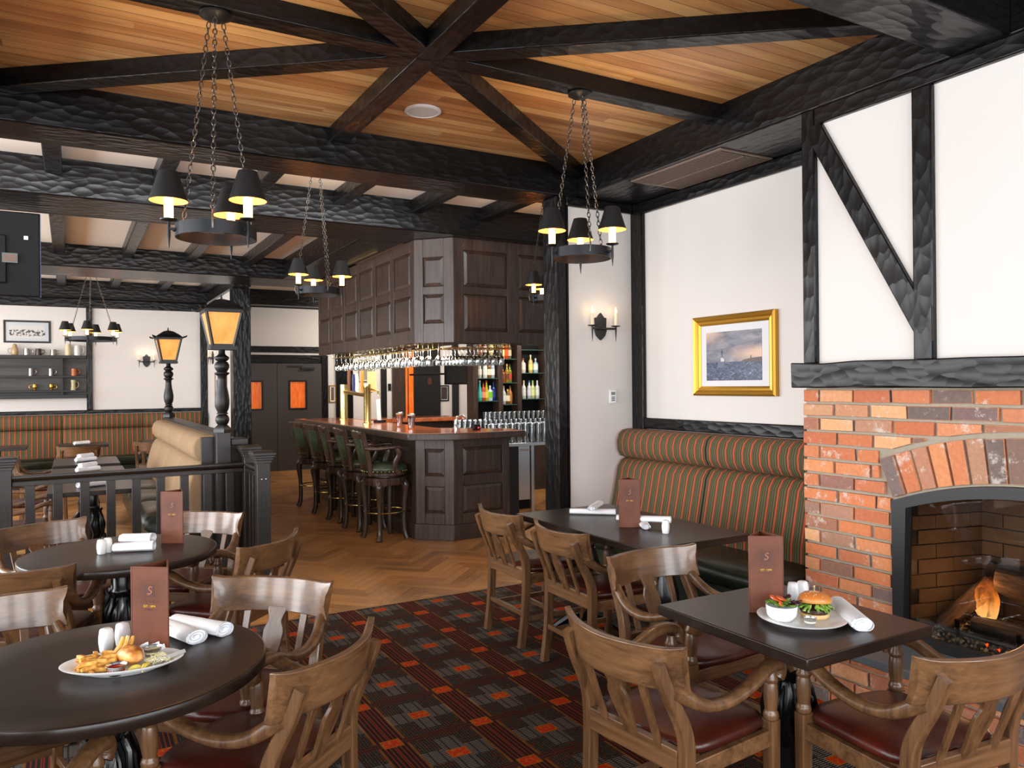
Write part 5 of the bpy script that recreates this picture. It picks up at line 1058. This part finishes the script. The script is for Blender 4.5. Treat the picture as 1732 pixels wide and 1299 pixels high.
# menu stands: three sided leather prisms
def menu(x, y, rz, lab):
    t = thing('menu_stand', lab, 'menu', (x, y, ZT), rz, None); s_ = .124; H = .278; r_in = s_/(2*math.sqrt(3))
    for k in range(3):
        a = 2*pi*k/3; p = MB(); Rm = Matrix.Rotation(a, 3, 'Z')
        vs = [Rm@Vector(q) for q in ((-s_/2, -r_in, 0), (s_/2, -r_in, 0), (s_/2, -r_in+.004, 0), (-s_/2, -r_in+.004, 0), (-s_/2, -r_in, H), (s_/2, -r_in, H), (s_/2, -r_in+.004, H), (-s_/2, -r_in+.004, H))]
        p.add(vs, [(3, 2, 1, 0), (4, 5, 6, 7), (0, 1, 5, 4), (1, 2, 6, 5), (2, 3, 7, 6), (3, 0, 4, 7)]); cv = p.build('cover', 'menu', t, bevel=.0012)
        st_ = MB(); yy = -r_in-.0004
        for q in ((-s_/2+.004, s_/2-.004, .004, .0048), (-s_/2+.004, s_/2-.004, H-.0048, H-.004), (-s_/2+.004, -s_/2+.0048, .004, H-.004), (s_/2-.0048, s_/2-.004, .004, H-.004)): st_.add([Rm@Vector((xx, y_, zz)) for xx in q[:2] for y_ in (yy, yy+.0005) for zz in q[2:]], [(0, 1, 3, 2), (4, 6, 7, 5), (0, 4, 5, 1), (2, 3, 7, 6), (0, 2, 6, 4), (1, 5, 7, 3)])
        st_.build('stitching', 'menu_dark', cv, smooth=0)
        def at_(xx, zz, o_=.0006): return Rm@Vector((xx, -r_in-o_, zz))
        sq = MB().add([Rm@Vector((xx, y_, zz)) for xx in (-.0165, .0165) for y_ in (-r_in-.0005, -r_in) for zz in (.185, .222)], [(0, 1, 3, 2), (4, 6, 7, 5), (0, 4, 5, 1), (2, 3, 7, 6), (0, 2, 6, 4), (1, 5, 7, 3)]); sq.build('stamp', 'menu_dark', cv)
        text('emblem', 'S', .036, 'menu_tan', at_(0, .2035, .0008), (pi/2, 0, a), cv, .0003, .2); 
        e = MB(); e.tube([at_(q[0], q[1], .0009) for q in ((-.010, .194), (-.004, .190), (.004, .194), (.010, .200))], .0011, 5).tube([at_(q[0], q[1], .0009) for q in ((.0, .216), (.004, .219), (.008, .216))], .001, 5); e.build('emblem_scroll', 'menu_tan', cv)
        text('title', 'THE SNUG', .0135, 'menu_stamp2', at_(0, .170), (pi/2, 0, a), cv, .0003); text('year', 'EST. 1894', .0098, 'gold_print', at_(0, .1555), (pi/2, 0, a), cv, .0004); text('place', 'LOUNGE', .008, 'menu_stamp2', at_(0, .1445), (pi/2, 0, a), cv, .0003)
    return t
M['menu_tan'] = plain('stamp_tan', (150, 92, 62), .5); M['menu_stamp2'] = plain('stamp_shadow', (112, 60, 44), .5); M['gold_print'] = plain('gold_print', (220, 176, 50), .35, .2)
def menu_at(l, r, lab):  # l, r = feet of the visible panel
    l, r = Vector(l), Vector(r); d = (r-l).normalized(); n = Vector((-d.y, d.x)); c = (l+r)/2+n*(.124/(2*math.sqrt(3))); return menu(c.x, c.y, math.atan2(d.y, d.x), lab)
menu_at((.159, 2.68), (.26, 2.607), 'three sided leather menu stand behind the fish and chips plate'); menu_at((2.126, 2.002), (2.227, 1.932), 'three sided leather menu stand behind the burger plate')
menu_at((2.752, 3.575), (2.855, 3.505), 'three sided leather menu stand on the long bench table'); menu_at((.417, 4.525), (.519, 4.455), 'three sided leather menu stand on the far round table')
# rolled napkins
def napkin(a, b, lab, z=ZT, r=.026, dz=0, grp=None, turns=1):
    a, b = Vector((*a, 0)), Vector((*b, 0)); d = b-a; L = d.length; t = thing('napkin_roll', lab, 'napkin', (a.x, a.y, z+dz), math.atan2(d.y, d.x), grp)
    rings = []; n = 14
    for i in range(n+1):
        u = i/n; ring = []
        for k in range(20):
            an = 2*pi*k/20; rr = r*(.86+.2*u)*(1+.05*sin(2*an+u*3)+random.uniform(-.012, .012)); zz = max(-r*.8, rr*sin(an)*.82)
            ring.append((u*L, rr*cos(an)*1.25, r*.8+zz))
        rings.append(ring)
    MB().loft(rings, caps=False).build('cloth', 'cloth', t, smooth=70)
    for e, q in ((0, -1), (L, 1)):   # rolled spiral seen at the ends
        sp_ = MB(); m_ = 40; rr0 = r*(.86 if e == 0 else 1.06); pts = []
        for k in range(m_):
            an = k*.42; rr = rr0*(1-.8*k/m_); pts.append((e-q*.001, rr*cos(an)*1.25, max(.0, r*.8+rr*sin(an)*.82)))
        f = [(e-q*.012, p[1], p[2]) for p in pts]; vs = pts+f; sp_.add(vs, [(k, k+1, m_+k+1, m_+k) for k in range(m_-1)]); sp_.build('rolled_end', 'cloth', t, smooth=70)
        cp_ = MB(); ring = [(e-q*.01, rr0*1.2*cos(2*pi*k/20), r*.8+max(-r*.8, rr0*.8*sin(2*pi*k/20))) for k in range(20)]; cp_.add(ring, [tuple(range(20))]); cp_.build('inner_fold', 'cloth', t, smooth=0)
    fl_ = MB().loft([[(L*u, -r*1.15+.002*sin(u*9), r*.55), (L*u, -r*1.28, r*.5), (L*u, -r*1.32, r*1.0), (L*u, -r*.9, r*1.45+.002*sin(u*7)), (L*u, -r*.85, r*1.40)] for u in [k/10 for k in range(11)]]); fl_.build('cloth_flap', 'cloth', t, smooth=60)
    return t
napkin((2.445, 1.88), (2.285, 1.655), 'single rolled white napkin lying right of the burger plate', r=.028)
napkin((.27, 2.90), (.352, 2.69), 'front rolled napkin of the pair right of the menu on the near round table', r=.028); napkin((.31, 2.93), (.445, 2.725), 'rear rolled napkin of the pair right of the menu on the near round table', r=.028)
napkin((2.78, 3.63), (2.99, 3.40), 'upper rolled napkin of the crossed pair beside the single shaker', dz=.03, r=.023); napkin((2.83, 3.43), (2.95, 3.63), 'lower rolled napkin of the crossed pair beside the single shaker', r=.022)
napkin((2.78, 4.12), (3.0, 3.93), 'front rolled napkin of the pair at the far end of the bench table', r=.023); napkin((2.84, 3.98), (3.02, 4.13), 'upper rolled napkin of the pair at the far end of the bench table', r=.021, dz=.03)
napkin((.19, 4.42), (.37, 4.36), 'front rolled napkin beside the shakers on the far round table', r=.03); napkin((.23, 4.5), (.37, 4.42), 'rear rolled napkin beside the shakers on the far round table', r=.03, dz=.03)
for y, l in ((7.55, 'nearest'), (8.95, 'middle'), (10.2, 'farthest')):
    for k, (a, b) in enumerate((((.05, y-.08), (.25, y+.02)), ((.06, y+.10), (.26, y+.04)), ((.08, y+.0), (.22, y+.1)))):
        napkin(a, b, ('front', 'rear', 'top')[k]+' rolled napkin on the %s table behind the railing' % l, z=.7605, r=.03, dz=.04 if k == 2 else 0)
napkin((.05, 13.2), (.24, 13.3), 'rolled napkin on the table before the back wall bench', z=.7605, r=.035)
# ------------------------------------------------------------ burger plate
pl = thing('dinner_plate', 'round white plate under the burger and salad bowl', 'plate', (2.205, 1.835, ZT)); MB().lathe([(.085, 0), (.09, .004), (.125, .012), (.148, .018), (.150, .0205), (.146, .0215), (.12, .016), (.095, .009), (.02, .008)], seg=64).build('dish', 'white', pl, smooth=60)
zp = ZT+.009
bw = thing('salad_bowl', 'small white bowl of mixed salad on the burger plate', 'bowl', (2.135, 1.862, zp)); MB().lathe([(.028, 0), (.038, .004), (.050, .02), (.053, .05), (.0525, .053), (.050, .053), (.047, .02), (.02, .008)], seg=40).build('dish', 'white', bw, smooth=60)
def leafmat(n, c1, c2): m = NT(n); q = m.n('ShaderNodeTexNoise', Vector=m.coord(), Scale=60, Detail=3); return m.P(Base_Color=m.ramp(q.outputs[0], [(.35, s2l(c1)), (.65, s2l(c2))]), Roughness=.4)
M['leaf'] = leafmat('lettuce', (66, 112, 30), (126, 168, 60)); M['leafd'] = leafmat('red_lettuce', (44, 22, 34), (88, 40, 50)); M['leafl'] = leafmat('arugula', (92, 140, 44), (150, 186, 84))
def leaf(mb, c, L, W_, az, el, curl=1.0):
    c = Vector(c); d = Vector((cos(az)*cos(el), sin(az)*cos(el), sin(el))); s_ = d.cross(Vector((0, 0, 1))).normalized(); up = s_.cross(d); rows = []
    for i in range(7):
        u = i/6; w_ = W_*(sin(pi*min(1, u*.86+.1))**.8)*(1+.3*sin(u*17)); p = c+d*L*u-up*L*.35*u*u*curl; rows.append([p-s_*w_+up*(.004*sin(u*14)), p-s_*w_*.4+up*.002, p+s_*w_*.4+up*.002, p+s_*w_-up*(.004*sin(u*13))])
    rings = [r+[q-up*.0008 for q in reversed(r)] for r in rows]; mb.loft(rings)
random.seed(3)
for k in range(26):
    m = MB(); az = random.uniform(0, 2*pi); r_ = random.uniform(0, .03); c = (r_*cos(az), r_*sin(az), .045+random.uniform(0, .012)); leaf(m, c, random.uniform(.03, .05), random.uniform(.008, .014), az+random.uniform(-.5, .5), random.uniform(.2, .9))
    o = m.build('salad_leaf', 'leafd' if (cos(az-.2) > .3 and k % 3) else ('leaf' if k % 3 else 'leafl'), smooth=60); o.location = bw.location; tag(o, 'dark red curly lettuce leaf on the right of the salad bowl' if 'red' in o.data.materials[0].name else 'green lettuce leaf in the salad bowl', 'lettuce', 'red lettuce leaves in the bowl' if 'red' in o.data.materials[0].name else 'green lettuce leaves in the bowl')
M['tomato'] = plain('tomato', (222, 96, 40), .25)
for k, (x, y, z, rx, l) in enumerate(((-.004, .022, .070, .3, 'orange tomato slice on top of the salad'), (.018, .016, .068, .2, 'second orange tomato slice on top of the salad'), (-.024, -.02, .064, .7, 'small tomato wedge at the front of the salad'))):
    o = MB().lathe([(.006, -.002), (.021 if k < 2 else .01, -.002), (.021 if k < 2 else .01, .002), (.006, .002)], seg=18).build('tomato_slice', 'tomato', smooth=50); o.location = Vector(bw.location)+Vector((x, y, z)); o.rotation_euler = (rx, .25, 0); tag(o, l, 'tomato')
bg = thing('burger', 'sesame bun burger with dark patty and arugula on the white plate', 'burger', (2.258, 1.825, zp)); 
bun = NT('bun_top'); q = bun.n('ShaderNodeTexNoise', Vector=bun.coord(), Scale=28, Detail=4); tcx = bun.n('ShaderNodeTexCoord'); sxx = bun.n('ShaderNodeSeparateXYZ'); bun.t.links.new(tcx.outputs['Object'], sxx.inputs[0])
cz_ = bun.math('ADD', bun.math('MULTIPLY', sxx.outputs[2], 16), bun.math('MULTIPLY', q.outputs[0], .5)); M['bun'] = bun.P(Base_Color=bun.ramp(bun.math('SUBTRACT', cz_, .95), [(.0, s2l((236, 200, 130))), (.25, s2l((214, 150, 74))), (.6, s2l((186, 108, 44)))]), Roughness=.35)
B2 = MB().lathe([(.03, .0), (.046, .003), (.049, .010), (.046, .018), (.02, .018)], seg=32); B2.build('bottom_bun', plain('bun_crumb', (226, 190, 130), .7), bg, smooth=60)
pt_ = MB().lathe([(.03, .018), (.046, .019), (.050, .026), (.047, .034), (.03, .036)], seg=36); pt_.v = [(x*(1+random.uniform(-.03, .03)), y*(1+random.uniform(-.03, .03)), z+random.uniform(-.001, .001)) for x, y, z in pt_.v]; pt_.build('patty', leafmat('grilled_patty', (30, 16, 12), (84, 48, 34)), bg)
m = MB().lathe([(.0535, .060), (.056, .064), (.055, .073), (.048, .086), (.034, .095), (.014, .099), (.0, .1)][:-1], seg=36); o = m.build('top_bun', 'bun', bg, smooth=70); o.rotation_euler = (rad(-6), rad(5), 0); o.location = (.004, 0, -.010)
m = MB(); [m.ell((r_*cos(a), r_*sin(a), .1-.0-(r_/.055)**2*.022-.0100), (.0022, .0014, .0009), 6, 4) for r_, a in [(random.uniform(.006, .04), random.uniform(0, 6.3)) for _ in range(46)]]; m.build('sesame_seeds', 'wax', bg)
MB().tube([(.0, 0, .07), (.0, 0, .104)], .0012, 6).ell((0, 0, .107), (.004, .002, .005), 8, 6).build('bamboo_pick', plain('bamboo', (196, 176, 110), .5), bg)
for k in range(22):
    m = MB(); a = random.uniform(1.6, 6.6); leaf(m, (.028*cos(a), .028*sin(a), .044+random.uniform(0, .008)), random.uniform(.028, .044), random.uniform(.005, .009), a, random.uniform(-.5, .2), .8); m.build('arugula', 'leafl' if k % 2 else 'leaf', bg, smooth=60)
def ramekin(x, y, z, lab, fill, rr=.026):
    t = thing('sauce_cup', lab, 'cup', (x, y, z)); MB().lathe([(rr*.75, 0), (rr*.8, .003), (rr, .026), (rr*1.06, .028), (rr*1.04, .0285), (rr*.95, .025), (rr*.74, .004)], seg=28).build('cup', 'steel', t, smooth=50); m = MB().lathe([(rr*.2, .0245), (rr*.95, .022), (rr*.7, .012)][:2]+[(rr*.9, .012)], seg=20); m.build('sauce', fill, t); return t
M['mayo'] = plain('mayonnaise', (232, 220, 196), .3); M['ketchup'] = plain('ketchup', (150, 14, 6), .12); M['tartar'] = plain('tartar', (216, 214, 170), .4)
ramekin(2.165, 1.768, zp, 'tiny steel sauce cup of pale sauce in front of the burger', 'mayo', .02)
# ------------------------------------------------------------ fish and chips plate
fx, fy = .13, 2.56; ang = math.atan2(2.541-2.625, .29+.034)
op = thing('oval_plate', 'oval white plate under the fish and chips', 'plate', (fx, fy, ZT), ang); MB().lathe([(.095, 0), (.10, .003), (.135, .014), (.165, .026), (.168, .029), (.163, .030), (.13, .019), (.10, .009), (.02, .008)], seg=72, sy=.62).build('dish', 'white', op, smooth=60)
Rz = Matrix.Rotation(ang, 3, 'Z'); zq = ZT+.009
def fw_(x, y, z=0): v = Rz@Vector((x, y, 0)); return Vector((fx+v.x, fy+v.y, zq+z))
fry = NT('fry'); q = fry.n('ShaderNodeTexNoise', Vector=fry.coord(), Scale=24, Detail=3); M['fry'] = fry.P(Base_Color=fry.ramp(q.outputs[0], [(.36, s2l((166, 92, 30))), (.47, s2l((222, 160, 70))), (.6, s2l((236, 190, 104))), (.7, s2l((176, 100, 40)))]), Roughness=.4)
fr0 = MB().sweep(catmull([(-.04, 0, 0), (-.015, .002, .001), (.015, -.001, .0), (.04, .003, -.001)], 3), lambda u: rsec(.0105-.003*abs(2*u-1)**3, .0105-.003*abs(2*u-1)**3, .15), (0, 1, 0)).build('french_fry', 'fry', smooth=35); first = True
random.seed(11)
for k in range(36):
    o = fr0 if first else fr0.copy()
    if not first: COL.objects.link(o)
    first = False; lay = k//14; x = random.uniform(-.105, -.025); y = random.uniform(-.045, .048)*(1-abs(x+.04)*4); o.location = fw_(x, y, .008+.0105*lay+random.uniform(0, .004)); o.rotation_euler = (random.uniform(-.3, .3), random.uniform(-.18, .12), ang+random.gauss(.25, .75)); sc_ = random.uniform(.5, .95); o.scale = (sc_, 1.15, 1.15)
    tag(o, 'golden french fry in the heap on the oval plate', 'fry', 'french fries on the oval plate')
for k, (x, y, ry) in enumerate(((-.005, .035, -1.2), (-.02, .03, -1.0), (.008, .04, -.7))):
    o = fr0.copy(); COL.objects.link(o); o.location = fw_(x, y, .045); o.rotation_euler = (.1, ry, ang+.4+k*.4); o.scale = (.9, 1, 1); tag(o, ('tallest', 'second', 'third')[k]+' fry standing upright beside the battered fish', 'fry')
ff = MB(); random.seed(5)
ff.ell((0, 0, 0), (.062, .034, .027), 28, 16, Matrix.Rotation(-.35, 3, 'Y')@Matrix.Rotation(.1, 3, 'X')); ff.v = [(x*(1+.08*sin(40*y+60*z)+random.uniform(-.02, .02)), y*(1+.1*sin(70*x+3)+random.uniform(-.02, .02)), max(-.024, z*(1+.08*sin(60*x)))) for x, y, z in ff.v]
M['batter'] = (lambda m: (m.bump(m.n('ShaderNodeTexNoise', Vector=m.coord(), Scale=90, Detail=4).outputs[0], .6, .003), m.P(Base_Color=m.ramp(m.n('ShaderNodeTexNoise', Vector=m.coord(), Scale=40, Detail=4).outputs[0], [(.35, s2l((160, 84, 28))), (.5, s2l((212, 140, 62))), (.7, s2l((236, 184, 112)))]), Roughness=.45))[1])(NT('batter'))
o = ff.build('battered_fish', 'batter', smooth=60); o.location = fw_(.018, .012, .030); o.rotation_euler = (0, .25, ang-1.1); tag(o, 'golden battered fish fillet in the middle of the oval plate', 'fish')
ramekin(*fw_(-.005, -.062, .0), 'steel cup of ketchup at the front of the oval plate', 'ketchup', .027); ramekin(*fw_(.075, .035, .012), 'steel cup of tartar sauce behind the slaw', 'tartar', .026)
m = MB(); random.seed(9)
for k in range(160):
    a = random.uniform(0, 6.3); r_ = random.uniform(0, 1)**.5; c = Vector((.036*r_*cos(a), .026*r_*sin(a), .006+.02*(1-r_)+random.uniform(0, .006))); d = Vector((random.uniform(-1, 1), random.uniform(-1, 1), random.uniform(-.4, .4))).normalized()*.011
    m.tube([c-d, c+Vector((0, 0, .003)), c+d], .0013, 4)
o = m.build('coleslaw', plain('slaw', (226, 218, 176), .5)); o.location = fw_(.098, -.012, .004); o.rotation_euler = (0, 0, ang); tag(o, 'heap of pale shredded coleslaw on the right of the oval plate', 'coleslaw'); o['kind'] = 'stuff'
M['lemon'] = plain('lemon_flesh', (244, 226, 130), .3); M['rind'] = plain('lemon_rind', (230, 196, 40), .4)
for k, (x, y, r_) in enumerate(((.045, -.062, .5), (.072, -.052, 1.3))):
    t = thing('lemon_wedge', ('left', 'right')[k]+' lemon wedge at the front of the fish plate', 'lemon', fw_(x, y, .003), ang+r_); w_ = []
    for i in range(9):
        a = pi*i/8; w_.append([(-.022*cos(a), 0, .0), (-.022*cos(a), .008*sin(a), .017*sin(a)+.0005), (-.022*cos(a), -.008*sin(a), .017*sin(a)+.0005)])
    MB().loft(w_).build('flesh', 'lemon', t, smooth=50); MB().tube([(-.022*cos(pi*i/8), 0, .018*sin(pi*i/8)) for i in range(9)], .0022, 6).build('rind', 'rind', t)
rings = [[(u*.085, -.006*(1-u*.2)+.0, .0+.002*sin(u*20)), (u*.085, .006*(1-u*.2), .004), (u*.085, .005, .005), (u*.085, -.006, .0012)] for u in [k/10 for k in range(11)]]
o = MB().loft(rings).build('parchment_strip', plain('parchment', (168, 166, 164), .6), smooth=50); o.location = fw_(.098, -.035, .018); o.rotation_euler = (.5, -.1, ang+.55); tag(o, 'grey paper strip sticking out over the right rim of the oval plate', 'paper')
m = MB(); random.seed(4)
for k in range(5):
    c = Vector((.016*k-.03, .008*sin(k), .012+.006*(k % 2))); m.plate([c, c+Vector((.018, .004, .008)), c+Vector((.014, .010, .02)), c+Vector((-.004, .006, .014))], (.0, .001, .0005))
o = m.build('crumpled_paper', 'cloth', smooth=0); o.location = fw_(.055, .06, .006); o.rotation_euler = (0, 0, ang); tag(o, 'crumpled white paper at the back rim of the oval plate', 'paper')
for n_ in ('captain_chair',): pass
